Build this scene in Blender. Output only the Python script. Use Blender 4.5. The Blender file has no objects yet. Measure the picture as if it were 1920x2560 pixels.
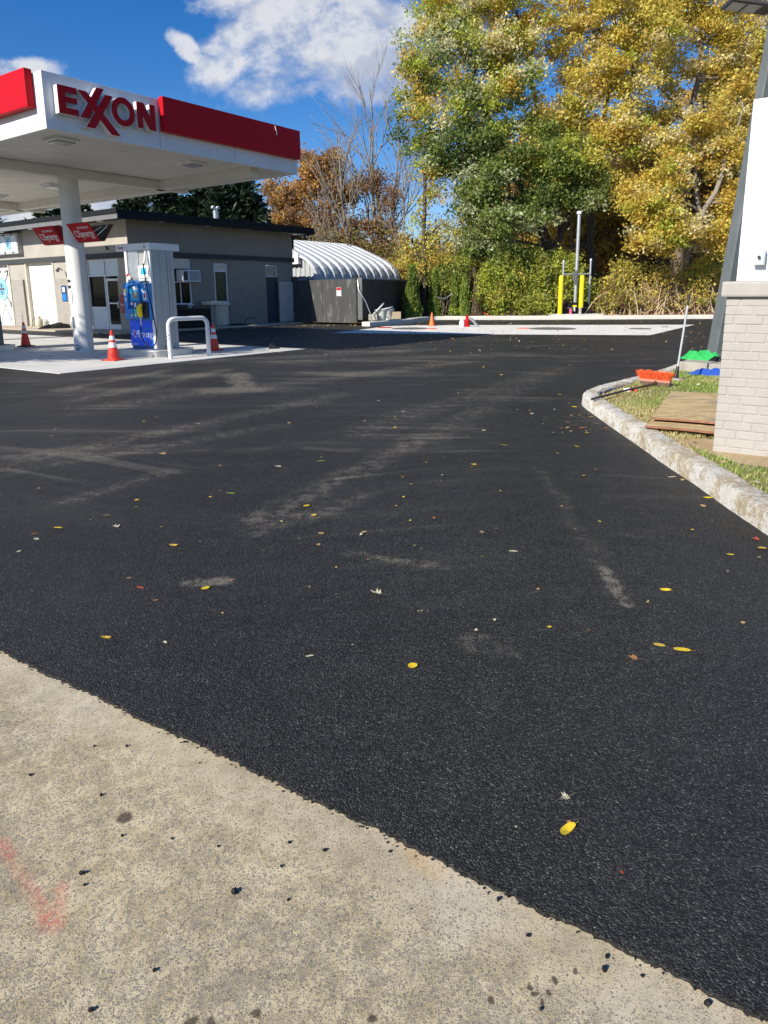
import bpy, bmesh, math, random
import numpy as np
from mathutils import Vector, Matrix

# ------------------------------------------------------------------ camera
S = bpy.context.scene
TH, ROLL, EYE, FPX, YC = math.radians(11.77), math.radians(0.5), 1.6, 1680.0, 1080.0
_f = np.array([0, math.cos(TH), -math.sin(TH)]); _u = np.array([0, math.sin(TH), math.cos(TH)]); _r = np.array([1., 0, 0])
_c, _s = math.cos(ROLL), math.sin(ROLL)
RT, UP, FW = _r*_c - _u*_s, _u*_c + _r*_s, _f
cam = bpy.data.cameras.new('camera'); camo = bpy.data.objects.new('camera', cam); S.collection.objects.link(camo)
M = Matrix(((RT[0], UP[0], -FW[0], 0), (RT[1], UP[1], -FW[1], 0), (RT[2], UP[2], -FW[2], EYE), (0, 0, 0, 1)))
camo.matrix_world = M
cam.sensor_fit = 'VERTICAL'; cam.sensor_height = 36.0; cam.lens = 36.0*FPX/2560
cam.shift_y = -(1280-YC)/2560.0
cam.clip_start = 0.05; cam.clip_end = 3000
S.camera = camo
S.render.resolution_x = 768; S.render.resolution_y = 1024

def ray(x, y): return RT*(x-960)/FPX + UP*(YC-y)/FPX + FW
def G(x, y, z=0.0):                         # a measured point of the photograph -> the level z
    d = ray(x, y); t = (z-EYE)/d[2]; return np.array([0, 0, EYE]) + d*t
def AT(x, y, Y):                            # ... -> the distance Y
    d = ray(x, y); t = Y/d[1]; return np.array([0, 0, EYE]) + d*t

# ------------------------------------------------------------------ light
SUN_AZ, SUN_EL = math.radians(226), math.radians(33.5)     # azimuth clockwise from +Y
sund = bpy.data.lights.new('sun', 'SUN'); sund.energy = 5.0; sund.angle = math.radians(0.5); sund.color = (1, .935, .82)
suno = bpy.data.objects.new('sun', sund); S.collection.objects.link(suno)
sdir = Vector((math.sin(SUN_AZ)*math.cos(SUN_EL), math.cos(SUN_AZ)*math.cos(SUN_EL), math.sin(SUN_EL)))
suno.rotation_euler = sdir.to_track_quat('Z', 'Y').to_euler()
S.view_settings.view_transform = 'Standard'; S.view_settings.look = 'None'
S.view_settings.exposure = 0.45; S.view_settings.gamma = 1

# ------------------------------------------------------------------ node helper
class NT:
    def __init__(s, nt): s.nt = nt; s.n = nt.nodes; s.l = nt.links
    def _in(s, sock, v):
        if v is None: return
        if isinstance(v, bpy.types.NodeSocket): s.l.new(v, sock)
        else:
            if isinstance(v, (tuple, list)) and len(v) == 3 and sock.type == 'RGBA': v = (*v, 1)
            sock.default_value = v
    def node(s, t, **kw):
        nd = s.n.new(t)
        for k, v in kw.items(): setattr(nd, k, v)
        return nd
    def m(s, op, a, b=None, c=None, clamp=False):
        nd = s.node('ShaderNodeMath', operation=op, use_clamp=clamp)
        s._in(nd.inputs[0], a); s._in(nd.inputs[1], b); s._in(nd.inputs[2], c); return nd.outputs[0]
    def vm(s, op, a, b=None, out=0, scale=None):
        nd = s.node('ShaderNodeVectorMath', operation=op); s._in(nd.inputs[0], a); s._in(nd.inputs[1], b)
        if scale is not None: s._in(nd.inputs[3], scale)
        return nd.outputs['Value' if out else 'Vector']
    def mix(s, f, a, b, mode='MIX'):
        nd = s.node('ShaderNodeMix', data_type='RGBA', blend_type=mode); s._in(nd.inputs[0], f); s._in(nd.inputs[6], a); s._in(nd.inputs[7], b); return nd.outputs[2]
    def noise(s, vec, scale, detail=3, rough=.55, dist=0, out=0):
        nd = s.node('ShaderNodeTexNoise'); s._in(nd.inputs['Vector'], vec); s._in(nd.inputs['Scale'], scale); s._in(nd.inputs['Detail'], detail)
        s._in(nd.inputs['Roughness'], rough); s._in(nd.inputs['Distortion'], dist); return nd.outputs[out]
    def vor(s, vec, scale, feature='F1', out='Distance'):
        nd = s.node('ShaderNodeTexVoronoi', feature=feature); s._in(nd.inputs['Vector'], vec); s._in(nd.inputs['Scale'], scale); return nd.outputs[out]
    def mr(s, v, a, b, c=0., d=1., smooth=True):
        nd = s.node('ShaderNodeMapRange', interpolation_type='SMOOTHSTEP' if smooth else 'LINEAR')
        for i, x in enumerate((v, a, b, c, d)): s._in(nd.inputs[i], x)
        return nd.outputs[0]
    def mapping(s, vec, rot=(0, 0, 0), scale=(1, 1, 1), loc=(0, 0, 0)):
        nd = s.node('ShaderNodeMapping'); s._in(nd.inputs[0], vec); nd.inputs[1].default_value = loc; nd.inputs[2].default_value = rot; nd.inputs[3].default_value = scale; return nd.outputs[0]
    def sep(s, vec):
        nd = s.node('ShaderNodeSeparateXYZ'); s._in(nd.inputs[0], vec); return nd.outputs
    def comb(s, x, y, z=0.):
        nd = s.node('ShaderNodeCombineXYZ'); s._in(nd.inputs[0], x); s._in(nd.inputs[1], y); s._in(nd.inputs[2], z); return nd.outputs[0]
    def bump(s, h, strength, dist):
        nd = s.node('ShaderNodeBump'); nd.inputs['Strength'].default_value = strength; nd.inputs['Distance'].default_value = dist; s._in(nd.inputs['Height'], h); return nd.outputs[0]
    def seg(s, p, a, b):                    # distance to a segment in XY (painted or dusty marks)
        ax, ay = float(a[0]), float(a[1]); dx, dy = float(b[0]-a[0]), float(b[1]-a[1]); L2 = dx*dx+dy*dy+1e-9
        rel = s.vm('SUBTRACT', p, (ax, ay, 0.)); dt = s.vm('DOT_PRODUCT', rel, (dx/L2, dy/L2, 0.), out=1)
        t = s.m('MAXIMUM', s.m('MINIMUM', dt, 1.), 0.)
        off = s.vm('SUBTRACT', rel, s.vm('SCALE', (dx, dy, 0.), scale=t)); return s.vm('LENGTH', off, out=1)

# ------------------------------------------------------------------ sky
W = bpy.data.worlds.new('World'); S.world = W; W.use_nodes = True
w = NT(W.node_tree); w.n.clear()
sky = w.node('ShaderNodeTexSky', sky_type='NISHITA'); sky.sun_disc = False
sky.sun_elevation = SUN_EL; sky.sun_rotation = SUN_AZ; sky.altitude = 300; sky.air_density = 1.0; sky.dust_density = .35; sky.ozone_density = 2.2
tc = w.node('ShaderNodeTexCoord'); X, Y, Z = w.sep(tc.outputs['Generated'])
yy = w.m('MAXIMUM', Y, .05); uu = w.m('DIVIDE', X, yy); ww = w.m('DIVIDE', Z, yy)
P = w.comb(uu, w.m('MULTIPLY', ww, 1.35), w.m('MULTIPLY', Y, .0))
warp = w.vm('ADD', P, w.vm('SCALE', w.noise(P, 9, 3, out=1), scale=.045))
n1 = w.noise(warp, 11, 9, .62); n2 = w.noise(w.vm('ADD', warp, (-.022, .03, 0.)), 11, 9, .62)
def ell(cx, cy, rx, ry, rot=0.):
    du = w.m('SUBTRACT', uu, cx); dv = w.m('SUBTRACT', ww, cy); c, s_ = math.cos(rot), math.sin(rot)
    a = w.m('DIVIDE', w.m('ADD', w.m('MULTIPLY', du, c), w.m('MULTIPLY', dv, s_)), rx)
    b = w.m('DIVIDE', w.m('SUBTRACT', w.m('MULTIPLY', dv, c), w.m('MULTIPLY', du, s_)), ry)
    return w.m('SUBTRACT', 1., w.m('SQRT', w.m('ADD', w.m('MULTIPLY', a, a), w.m('MULTIPLY', b, b))))
blobs = [ell(-.10, .375, .135, .05, -.05), ell(-.035, .345, .10, .055, .1), ell(-.135, .335, .11, .05, .3), ell(-.21, .318, .065, .040, .7), ell(-.11, .295, .11, .038, .25), ell(-.262, .325, .035, .016, -.7),
         ell(-.02, .285, .085, .04), ell(.01, .33, .06, .06), ell(-.50, .300, .07, .02), ell(-.47, .108, .16, .022, .1), ell(-.36, .132, .08, .012, 0.), ell(.18, .13, .10, .03)]
msk = blobs[0]
for b in blobs[1:]: msk = w.m('MAXIMUM', msk, b)
msk = w.m('MINIMUM', w.m('MAXIMUM', msk, -1.2), .42)
dens = w.m('ADD', w.m('MULTIPLY', msk, .6), w.m('MULTIPLY', w.m('SUBTRACT', n1, .5), 1.1)); dens2 = w.m('ADD', w.m('MULTIPLY', msk, .6), w.m('MULTIPLY', w.m('SUBTRACT', n2, .5), 1.1))
big = w.mr(w.m('SUBTRACT', w.m('MULTIPLY', ww, 1.0), w.m('MULTIPLY', uu, .35)), .30, .41, -.09, .07)
cov = w.mr(dens, -.06, .32); lit = w.mr(w.m('ADD', w.m('SUBTRACT', dens, dens2), big), -.12, .12); thick = w.mr(dens, .05, .45)
ccol = w.mix(lit, (.60, .65, .78), (.98, .98, .98)); ccol = w.mix(w.m('MULTIPLY', thick, .35), ccol, (.52, .57, .70))
bg = w.node('ShaderNodeBackground'); bg.inputs[1].default_value = .085
hs = w.node('ShaderNodeHueSaturation'); hs.inputs['Saturation'].default_value = 1.42; hs.inputs['Value'].default_value = 1.0
w.l.new(sky.outputs[0], hs.inputs['Color']); w.l.new(w.vm('MULTIPLY', hs.outputs[0], (.95, .97, 1.18)), bg.inputs[0])
bg2 = w.node('ShaderNodeBackground'); bg2.inputs[1].default_value = .66; w.l.new(ccol, bg2.inputs[0])
ms = w.node('ShaderNodeMixShader'); w.l.new(w.m('MULTIPLY', cov, .93), ms.inputs[0]); w.l.new(bg.outputs[0], ms.inputs[1]); w.l.new(bg2.outputs[0], ms.inputs[2])
out = w.node('ShaderNodeOutputWorld'); w.l.new(ms.outputs[0], out.inputs[0])

# ------------------------------------------------------------------ material helpers
def newmat(name):
    m = bpy.data.materials.new(name); m.use_nodes = True; n = NT(m.node_tree); n.n.clear()
    bs = n.node('ShaderNodeBsdfPrincipled'); o = n.node('ShaderNodeOutputMaterial'); n.l.new(bs.outputs[0], o.inputs[0])
    return m, n, bs
def pos(n): return n.node('ShaderNodeNewGeometry').outputs['Position']
def plain(name, col, rough=.5, metal=0., var=.12, vs=3., bump=0., bscale=60., spec=.5, grime=None, gs=2.):
    m, n, b = newmat(name); p = n.node('ShaderNodeTexCoord').outputs['Object']
    v = n.noise(p, vs, 5, .6); f = n.mr(v, .3, .7, 1-var, 1+var, False)
    c = n.vm('SCALE', col, scale=f)
    if grime:
        g = n.mr(n.noise(n.mapping(p, scale=(1, 1, .25)), gs, 6, .7), .52, .75); c = n.mix(n.m('MULTIPLY', g, grime[3]), c, grime[:3])
    n._in(b.inputs['Base Color'], c); b.inputs['Metallic'].default_value = metal; b.inputs['Specular IOR Level'].default_value = spec
    n._in(b.inputs['Roughness'], n.mr(n.noise(p, vs*4, 4), .3, .7, max(rough-.08, .02), min(rough+.08, 1), False))
    if bump: n._in(b.inputs['Normal'], n.bump(n.noise(p, bscale, 4), .5, bump))
    return m
def brickmat(name, col, scale=1., bh=.075, bw=.42):
    m, n, b = newmat(name); p = n.node('ShaderNodeTexCoord').outputs['UV']
    br = n.node('ShaderNodeTexBrick'); n._in(br.inputs['Vector'], p); br.inputs['Scale'].default_value = 1
    br.inputs['Brick Width'].default_value = bw; br.inputs['Row Height'].default_value = bh; br.inputs['Mortar Size'].default_value = .008; br.inputs['Mortar Smooth'].default_value = .6
    q = pos(n); f = n.mr(n.noise(q, 4, 6, .6), .3, .7, .88, 1.1, False)
    c = n.vm('SCALE', n.mix(n.m('MULTIPLY', br.outputs['Fac'], .35), col, tuple(x*.62 for x in col)), scale=f)
    n._in(b.inputs['Base Color'], c); b.inputs['Roughness'].default_value = .8
    h = n.m('ADD', n.m('MULTIPLY', br.outputs['Fac'], -1.), n.m('MULTIPLY', n.noise(q, 40, 4), .5))
    n._in(b.inputs['Normal'], n.bump(h, .9, .012)); return m
def emis(name, col, st):
    m, n, b = newmat(name); b.inputs['Base Color'].default_value = (*col, 1); b.inputs['Emission Color'].default_value = (*col, 1); b.inputs['Emission Strength'].default_value = st; return m

# asphalt ------------------------------------------------------------
def mat_asphalt():
    m, n, b = newmat('fresh_asphalt'); p = pos(n)
    cell = n.vor(p, 175, out='Color'); cr = n.sep(cell); r1, r2 = cr[0], cr[1]
    d1 = n.vor(p, 175); d2 = n.vor(p, 420)
    big = n.noise(p, .35, 4, .6); mid = n.noise(p, 6, 6, .65)
    v = n.m('ADD', n.m('MULTIPLY', n.m('POWER', r1, 3), .042), .0105); v = n.m('ADD', v, n.m('MULTIPLY', n.mr(r2, .94, 1.), .075))
    v = n.m('MULTIPLY', v, n.mr(big, .3, .7, .8, 1.2, False)); v = n.m('MULTIPLY', v, n.mr(mid, .3, .7, .8, 1.2, False))
    col = n.vm('SCALE', (1.30, 1.26, 1.20), scale=v)
    def lane(yaw, seed, c_, lo, hi):
        q = n.mapping(n.vm('ADD', p, n.vm('SCALE', n.noise(p, .13, 1, out=1), scale=6.)), rot=(0, 0, yaw), scale=(.05, c_, 1), loc=(seed, seed*2, 0))
        return n.m('MULTIPLY', n.mr(n.noise(q, 1, 5, .6), lo, hi), n.mr(n.noise(p, .4, 3), .38, .56))
    def track(yaw, seed, a, c_, lo, hi):
        q = n.mapping(n.vm('ADD', p, n.vm('SCALE', n.noise(p, .16, 2, out=1), scale=2.6)), rot=(0, 0, yaw), scale=(a, c_, 1), loc=(seed, seed*2, 0))
        return n.mr(n.noise(q, 1, 7, .62), lo, hi)
    # yaw: map the along-track axis onto x
    t1 = track(math.radians(-22), 3., .10, 1.3, .50, .66); t2 = track(math.radians(35), 9., .08, .9, .52, .70); t3 = track(math.radians(-50), 15., .1, 1.1, .52, .70)
    far = n.mr(n.sep(p)[1], 2.2, 6.5, .30, 1.)
    ln = n.m('MAXIMUM', n.m('MAXIMUM', lane(math.radians(-35), 2., 4.5, .54, .72), lane(math.radians(-12), 22., 4., .56, .74)), n.m('MAXIMUM', lane(math.radians(30), 7., 5., .54, .70), lane(math.radians(-78), 12., 4.5, .53, .68)))
    dust = n.m('MAXIMUM', n.m('MULTIPLY', t1, .6), n.m('MAXIMUM', n.m('MULTIPLY', t2, .42), n.m('MULTIPLY', t3, .42)))
    dust = n.m('MULTIPLY', dust, n.mr(n.noise(p, .5, 5, .7), .32, .66)); dust = n.m('MULTIPLY', n.m('MAXIMUM', dust, n.m('MULTIPLY', ln, .46)), far)
    marks = None
    segs = [((475, 1457), (560, 1447), .035, .8), ((1515, 1425), (1566, 1500), .03, .8), ((1556, 1486), (1570, 1502), .035, 1.), ((590, 935), (612, 972), .06, .8), ((612, 972), (650, 975), .05, .5),
            ((650, 1300), (1040, 1105), .10, .34), ((640, 1328), (900, 1240), .09, .34), ((40, 1155), (860, 985), .10, .30), ((0, 1180), (700, 1065), .09, .26), ((880, 1385), (1100, 1415), .045, .36), ((1170, 1610), (1260, 1640), .05, .3), ((1350, 1180), (1560, 1500), .05, .22),
            ((1180, 1630), (1210, 1600), .03, .3), ((1520, 1330), (1650, 1338), .03, .25), ((200, 1000), (560, 925), .07, .38), ((300, 1010), (1150, 905), .10, .34), ((450, 905), (1000, 880), .10, .32), ((900, 1080), (1400, 920), .12, .26), ((1060, 1100), (1330, 950), .10, .26), ((150, 975), (420, 925), .05, .4), ((700, 905), (1300, 885), .12, .3), ((180, 1255), (420, 1180), .08, .3)]
    pw = n.vm('ADD', p, n.vm('SCALE', n.vm('SUBTRACT', n.noise(p, 1.2, 4, out=1), (.5, .5, .5)), scale=.30))
    for a, c_, wd, st in segs:
        A, B = G(*a), G(*c_); d = n.seg(n.vm('MULTIPLY', pw, (1., 1., 0.)), A, B); ps = max(1., (A[1]+B[1])/2/4.5)
        f = n.m('MULTIPLY', n.mr(d, 0., wd*2.4*ps, 1., 0.), st); marks = f if marks is None else n.m('MAXIMUM', marks, f)
    marks = n.m('MINIMUM', n.m('MULTIPLY', n.m('MULTIPLY', marks, 1.5), n.mr(n.noise(p, 9, 8, .85), .38, .64)), .9)
    allm = n.m('MINIMUM', n.m('ADD', n.m('MULTIPLY', dust, .68), n.m('MULTIPLY', marks, 1.0)), .8)
    grit = n.m('ADD', n.m('MULTIPLY', r2, .55), n.m('MULTIPLY', n.noise(p, 45, 4, .8), .45)); allm = n.m('MULTIPLY', n.mr(n.m('SUBTRACT', n.m('MULTIPLY', allm, 1.0), grit), -.5, .35), n.m('MINIMUM', n.m('MULTIPLY', allm, 2.2), .8))
    col = n.mix(allm, col, (.235, .205, .16))
    n._in(b.inputs['Base Color'], col); n._in(b.inputs['Roughness'], n.mr(r1, 0., 1., .42, .75)); b.inputs['Specular IOR Level'].default_value = .26
    h = n.m('ADD', n.m('MULTIPLY', d1, -1.), n.m('ADD', n.m('MULTIPLY', r2, .7), n.m('MULTIPLY', d2, -.15)))
    n._in(b.inputs['Normal'], n.bump(h, 1., .0048)); return m
def mat_apron():
    m, n, b = newmat('exposed_aggregate_concrete'); p = pos(n)
    q = n.vm('ADD', p, n.vm('SCALE', n.noise(p, 130, 2, out=1), scale=.009)); q = n.vm('MULTIPLY', q, (1., 1., 0.))
    e = n.vor(q, 150, 'DISTANCE_TO_EDGE'); cc = n.sep(n.vor(q, 150, out='Color'))
    patch = n.noise(p, 1.6, 6, .68); fine = n.noise(p, 14, 5, .7); pt = n.m('ADD', n.m('MULTIPLY', patch, .65), n.m('MULTIPLY', fine, .35))
    thr = n.mr(pt, .36, .66, .05, .21); thr = n.m('MULTIPLY', thr, n.mr(cc[1], 0., 1., .3, 1.9))
    A, B = G(0, 1622), G(1900, 2530); edge = n.seg(n.vm('MULTIPLY', p, (1., 1., 0.)), A, B); near = n.mr(edge, .02, .30, 1., 0.); thr = n.m('ADD', thr, n.m('MULTIPLY', near, .13))
    stone = n.m('GREATER_THAN', e, thr)
    stone = n.mr(n.m('SUBTRACT', e, thr), -.02, .04)
    sc = n.mix(cc[0], (.215, .19, .15), (.39, .34, .26)); mo = n.mix(n.mr(fine, .35, .65), (.47, .38, .22), (.60, .50, .32))
    mo = n.mix(n.m('MULTIPLY', n.mr(n.noise(p, .9, 4), .5, .68), .5), mo, (.60, .60, .56)); mo = n.mix(n.m('MULTIPLY', near, .5), mo, (.48, .41, .29))
    col = n.mix(stone, mo, sc); ru = n.m('MULTIPLY', n.mr(n.noise(p, 2.2, 5, .7), .56, .72), .4)
    rseg = n.seg(n.vm('MULTIPLY', p, (1., 1., 0.)), G(1000, 2110), G(1330, 2330)); col = n.mix(n.m('MULTIPLY', n.m('MULTIPLY', n.mr(rseg, 0., .06, 1., 0.), n.mr(n.noise(p, 5, 4), .4, .6)), .45), col, (.55, .34, .13))
    col = n.mix(n.m('MULTIPLY', n.mr(n.noise(p, 38, 5, .8), .70, .78), .25), col, (.08, .08, .08))
    red = None
    pr = n.vm('MULTIPLY', n.vm('ADD', p, n.vm('SCALE', n.vm('SUBTRACT', n.noise(p, 30, 3, out=1), (.5, .5, .5)), scale=.03)), (1., 1., 0.))
    for a, c_, wd, st in [((0, 2100), (22, 2130), .03, .75), ((30, 2150), (70, 2195), .025, .45), ((70, 2195), (120, 2285), .026, .6), ((120, 2285), (140, 2295), .04, .8), ((152, 2205), (140, 2290), .024, .6)]:
        f = n.m('MULTIPLY', n.mr(n.seg(pr, G(*a), G(*c_)), 0., wd*1.25, 1., 0.), st); red = f if red is None else n.m('MAXIMUM', red, f)
    red = n.m('MULTIPLY', red, n.mr(n.noise(p, 120, 4, .8), .36, .62, 0., 1.)); col = n.mix(red, col, (.62, .16, .12))
    oil = None
    for px, py, r in [(475, 2545, .016), (527, 2538, .014), (637, 2523, .016), (930, 2534, .014), (1226, 2488, .011), (1326, 2455, .009), (1337, 2472, .009), (1372, 2472, .010), (1386, 2440, .011), (1437, 2415, .009), (1357, 2497, .007), (310, 2035, .03), (1160, 2000, .014)]:
        g = G(px, py); f = n.mr(n.vm('LENGTH', n.vm('SUBTRACT', n.vm('MULTIPLY', pr, (1., 1., 0.)), (float(g[0]), float(g[1]), 0.)), out=1), r*.5, r, .85, 0.); oil = f if oil is None else n.m('MAXIMUM', oil, f)
    col = n.mix(oil, col, (.07, .05, .035)); col = n.vm('SCALE', col, scale=n.mr(n.noise(p, 3.5, 5, .6), .3, .7, .88, 1.12, False))
    n._in(b.inputs['Base Color'], col); b.inputs['Roughness'].default_value = .85; b.inputs['Specular IOR Level'].default_value = .25
    h = n.m('ADD', n.m('MULTIPLY', stone, -.5), n.m('MULTIPLY', n.noise(p, 260, 4, .7), .8)); n._in(b.inputs['Normal'], n.bump(h, .8, .005)); return m
def mat_slab(name, base=(.60, .59, .55), dirt=.35):
    m, n, b = newmat(name); p = pos(n)
    c = n.vm('SCALE', base, scale=n.mr(n.noise(p, 1.2, 6, .6), .3, .7, .86, 1.08, False))
    st = n.mr(n.noise(n.mapping(p, rot=(0, 0, .9), scale=(.6, 4, 1)), 1.5, 6, .65), .5, .75); c = n.mix(n.m('MULTIPLY', st, dirt), c, (.36, .34, .31))
    c = n.mix(n.m('MULTIPLY', n.mr(n.noise(p, 60, 3), .6, .75), .3), c, (.3, .29, .27)); n._in(b.inputs['Base Color'], c); b.inputs['Roughness'].default_value = .8; b.inputs['Specular IOR Level'].default_value = .3
    n._in(b.inputs['Normal'], n.bump(n.noise(p, 120, 4), .3, .003)); return m
def mat_curb():
    m, n, b = newmat('old_whitewashed_concrete'); p = pos(n)
    f = n.noise(p, 26, 10, .9); g = n.noise(p, 4, 8, .75)
    c = n.mix(n.mr(n.m('ADD', n.m('MULTIPLY', f, .6), n.m('MULTIPLY', g, .4)), .455, .52), (.50, .39, .22), (.82, .79, .71))
    up = n.sep(n.node('ShaderNodeNewGeometry').outputs['Normal'])[2]
    c = n.mix(n.m('MULTIPLY', n.mr(n.m('ADD', n.noise(p, 30, 8, .85), n.m('MULTIPLY', up, .07)), .56, .64), .5), c, (.34, .31, .26))
    c = n.mix(n.m('MULTIPLY', n.mr(n.noise(p, 90, 4, .8), .6, .7), .6), c, (.17, .16, .14))
    n._in(b.inputs['Base Color'], c); b.inputs['Roughness'].default_value = .9
    n._in(b.inputs['Normal'], n.bump(n.m('ADD', n.noise(p, 40, 7, .8), n.m('MULTIPLY', f, 1.5)), 1., .016)); return m
def mat_ground(name, c1, c2, c3, s=3.):
    m, n, b = newmat(name); p = pos(n); c = n.mix(n.mr(n.noise(p, s, 6, .7), .4, .6), c1, c2); c = n.mix(n.mr(n.noise(p, s*6, 5, .8), .5, .65), c, c3)
    n._in(b.inputs['Base Color'], c); b.inputs['Roughness'].default_value = .95; n._in(b.inputs['Normal'], n.bump(n.noise(p, s*14, 5, .8), 1., .03)); return m
def leafmat(name, trans=.35, rough=.5, tcol=1.2):
    m = bpy.data.materials.new(name); m.use_nodes = True; n = NT(m.node_tree); n.n.clear()
    at = n.node('ShaderNodeAttribute', attribute_name='leaf'); bs = n.node('ShaderNodeBsdfPrincipled'); bs.inputs['Roughness'].default_value = rough; bs.inputs['Specular IOR Level'].default_value = .35
    n.l.new(at.outputs['Color'], bs.inputs['Base Color']); tr = n.node('ShaderNodeBsdfTranslucent'); n._in(tr.inputs[0], n.vm('SCALE', at.outputs['Color'], scale=tcol))
    mx = n.node('ShaderNodeMixShader'); mx.inputs[0].default_value = trans; n.l.new(bs.outputs[0], mx.inputs[1]); n.l.new(tr.outputs[0], mx.inputs[2])
    o = n.node('ShaderNodeOutputMaterial'); n.l.new(mx.outputs[0], o.inputs[0]); return m
def barkmat(name, col):
    m, n, b = newmat(name); p = pos(n); q = n.mapping(p, scale=(6, 6, 1.2)); f = n.noise(q, 3, 6, .7)
    n._in(b.inputs['Base Color'], n.vm('SCALE', col, scale=n.mr(f, .3, .7, .5, 1.5, False))); b.inputs['Roughness'].default_value = .9; n._in(b.inputs['Normal'], n.bump(f, 1., .03)); return m
def woodmat():
    m, n, b = newmat('weathered_plywood'); p = n.node('ShaderNodeTexCoord').outputs['Object']
    q = n.mapping(p, rot=(0, 0, math.radians(33)), scale=(3.2, 46, 8)); q = n.vm('ADD', q, n.vm('SCALE', n.noise(p, 3., 3, out=1), scale=3.0)); f = n.noise(q, 1., 9, .78)
    c = n.mix(n.mr(f, .42, .60), (.33, .22, .10), (.70, .53, .26)); c = n.mix(n.m('MULTIPLY', n.mr(n.noise(p, 3, 5), .5, .68), .6), c, (.26, .21, .16)); c = n.mix(n.mr(n.noise(p, 28, 2), .73, .78), c, (.04, .03, .02))
    n._in(b.inputs['Base Color'], c); b.inputs['Roughness'].default_value = .85; n._in(b.inputs['Normal'], n.bump(f, .5, .006)); return m

MT = {}
MT['asphalt'] = mat_asphalt(); MT['apron'] = mat_apron(); MT['slab'] = mat_slab('pale_concrete'); MT['pad'] = mat_slab('new_pale_concrete', (.74, .71, .64), .12)
MT['walk'] = mat_slab('tan_sidewalk_concrete', (.44, .37, .28), .5); MT['curb'] = mat_curb(); MT['newcurb'] = mat_slab('curb_concrete', (.64, .61, .54), .3)
MT['joint'] = plain('dark_joint', (.10, .09, .08), .9)
MT['soil'] = mat_ground('leaf_littered_soil', (.10, .07, .04), (.20, .14, .07), (.30, .22, .10)); MT['field'] = mat_ground('dry_field', (.05, .055, .025), (.07, .065, .035), (.06, .05, .03), .5)
MT['turf'] = mat_ground('worn_turf_soil', (.26, .22, .09), (.38, .31, .15), (.17, .19, .05), 2.5); MT['sand'] = mat_ground('sandy_soil', (.56, .40, .20), (.62, .48, .27), (.46, .32, .16), 3.)
MT['white'] = plain('white_paint', (.72, .72, .715), .45, var=.05, grime=(.45, .42, .36, .35), gs=1.2); MT['soffit'] = plain('soffit_paint', (.66, .64, .58), .6, var=.06, grime=(.42, .38, .30, .45), gs=1.)
MT['colw'] = plain('column_paint', (.66, .66, .63), .5, var=.05, grime=(.42, .38, .32, .4), gs=1.3)
MT['red'] = plain('red_acrylic', (.50, .004, .012), .5, var=.03, spec=.15); MT['redp'] = plain('red_print', (.46, .006, .012), .5, var=.05, spec=.15); MT['darkred'] = plain('dark_red_panel', (.30, .012, .02), .35, var=.1)
MT['stucco'] = plain('beige_stucco', (.385, .36, .315), .9, var=.10, vs=1.2, bump=.01, bscale=30, grime=(.24, .21, .17, .5), gs=.7); MT['stuccod'] = plain('dark_side_stucco', (.25, .225, .185), .9, var=.10, vs=1.2, bump=.01, bscale=30, grime=(.16, .14, .12, .5), gs=.7); MT['brickd'] = brickmat('dark_side_brick', (.275, .25, .215)); MT['brickw'] = brickmat('painted_beige_brick', (.36, .335, .295))  # side wall stucco and brick are darker than those of the front
MT['fascia'] = plain('dark_grey_metal_trim', (.018, .019, .021), .6, var=.1, spec=.1); MT['band'] = plain('grey_band_paint', (.06, .063, .067), .65, var=.08, spec=.15); MT['gutter'] = plain('grey_gutter', (.17, .175, .18), .5, var=.06, spec=.2); MT['fasclite'] = plain('light_grey_metal', (.42, .43, .44), .4, var=.05)
MT['door'] = plain('white_panel_door', (.76, .75, .72), .45, var=.03); MT['alum'] = plain('white_aluminium', (.68, .70, .72), .35, var=.04); MT['beige'] = plain('cream_panel', (.62, .58, .47), .6, var=.06)
MT['glass'] = plain('dark_window_glass', (.008, .010, .012), .05, var=.3, spec=.1); MT['paleglass'] = plain('frosted_blue_glass', (.52, .60, .66), .25, var=.05); MT['greenglass'] = plain('curtained_glass', (.015, .04, .025), .12, var=.5, vs=5, spec=.2)
MT['black'] = plain('black_plastic', (.012, .012, .013), .5, var=.2); MT['blackp'] = plain('black_painted_wood', (.011, .011, .012), .6, var=.2, grime=(.16, .16, .16, .0)); MT['rubber'] = plain('black_rubber', (.012, .012, .013), .6, spec=.2)
MT['blue'] = plain('blue_pump_panel', (.012, .19, .56), .3, var=.06); MT['bluel'] = plain('bright_blue_poster', (.012, .10, .80), .35, var=.05); MT['cyan'] = plain('cyan_print', (.02, .36, .62), .4); MT['bluedk'] = plain('navy_panel', (.008, .06, .22), .35)
MT['yellow'] = plain('yellow_plastic', (.80, .62, .02), .4, var=.06); MT['teal'] = plain('teal_panel', (.05, .50, .42), .4); MT['redo'] = plain('orange_red_panel', (.72, .10, .05), .4)
MT['steel'] = plain('brushed_steel', (.55, .55, .54), .38, metal=.85, var=.12, vs=2, grime=(.3, .26, .2, .3)); MT['galv'] = plain('galvanised_steel', (.50, .53, .54), .42, metal=.6, var=.12, vs=6)
MT['pumpgrey'] = plain('grey_clad_metal', (.40, .41, .40), .45, metal=.3, var=.06, grime=(.3, .28, .25, .3)); MT['cone'] = plain('orange_red_cone_plastic', (.82, .045, .015), .4, var=.06, grime=(.3, .08, .05, .35), gs=6)
MT['coneor'] = plain('faded_orange_cone_plastic', (.80, .17, .03), .5, var=.08); MT['reflect'] = plain('white_reflective_band', (.78, .78, .78), .35, var=.08); MT['chip'] = plain('chipped_white_paint', (.66, .65, .60), .45, var=.05, grime=(.10, .06, .04, .9), gs=14)
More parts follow.
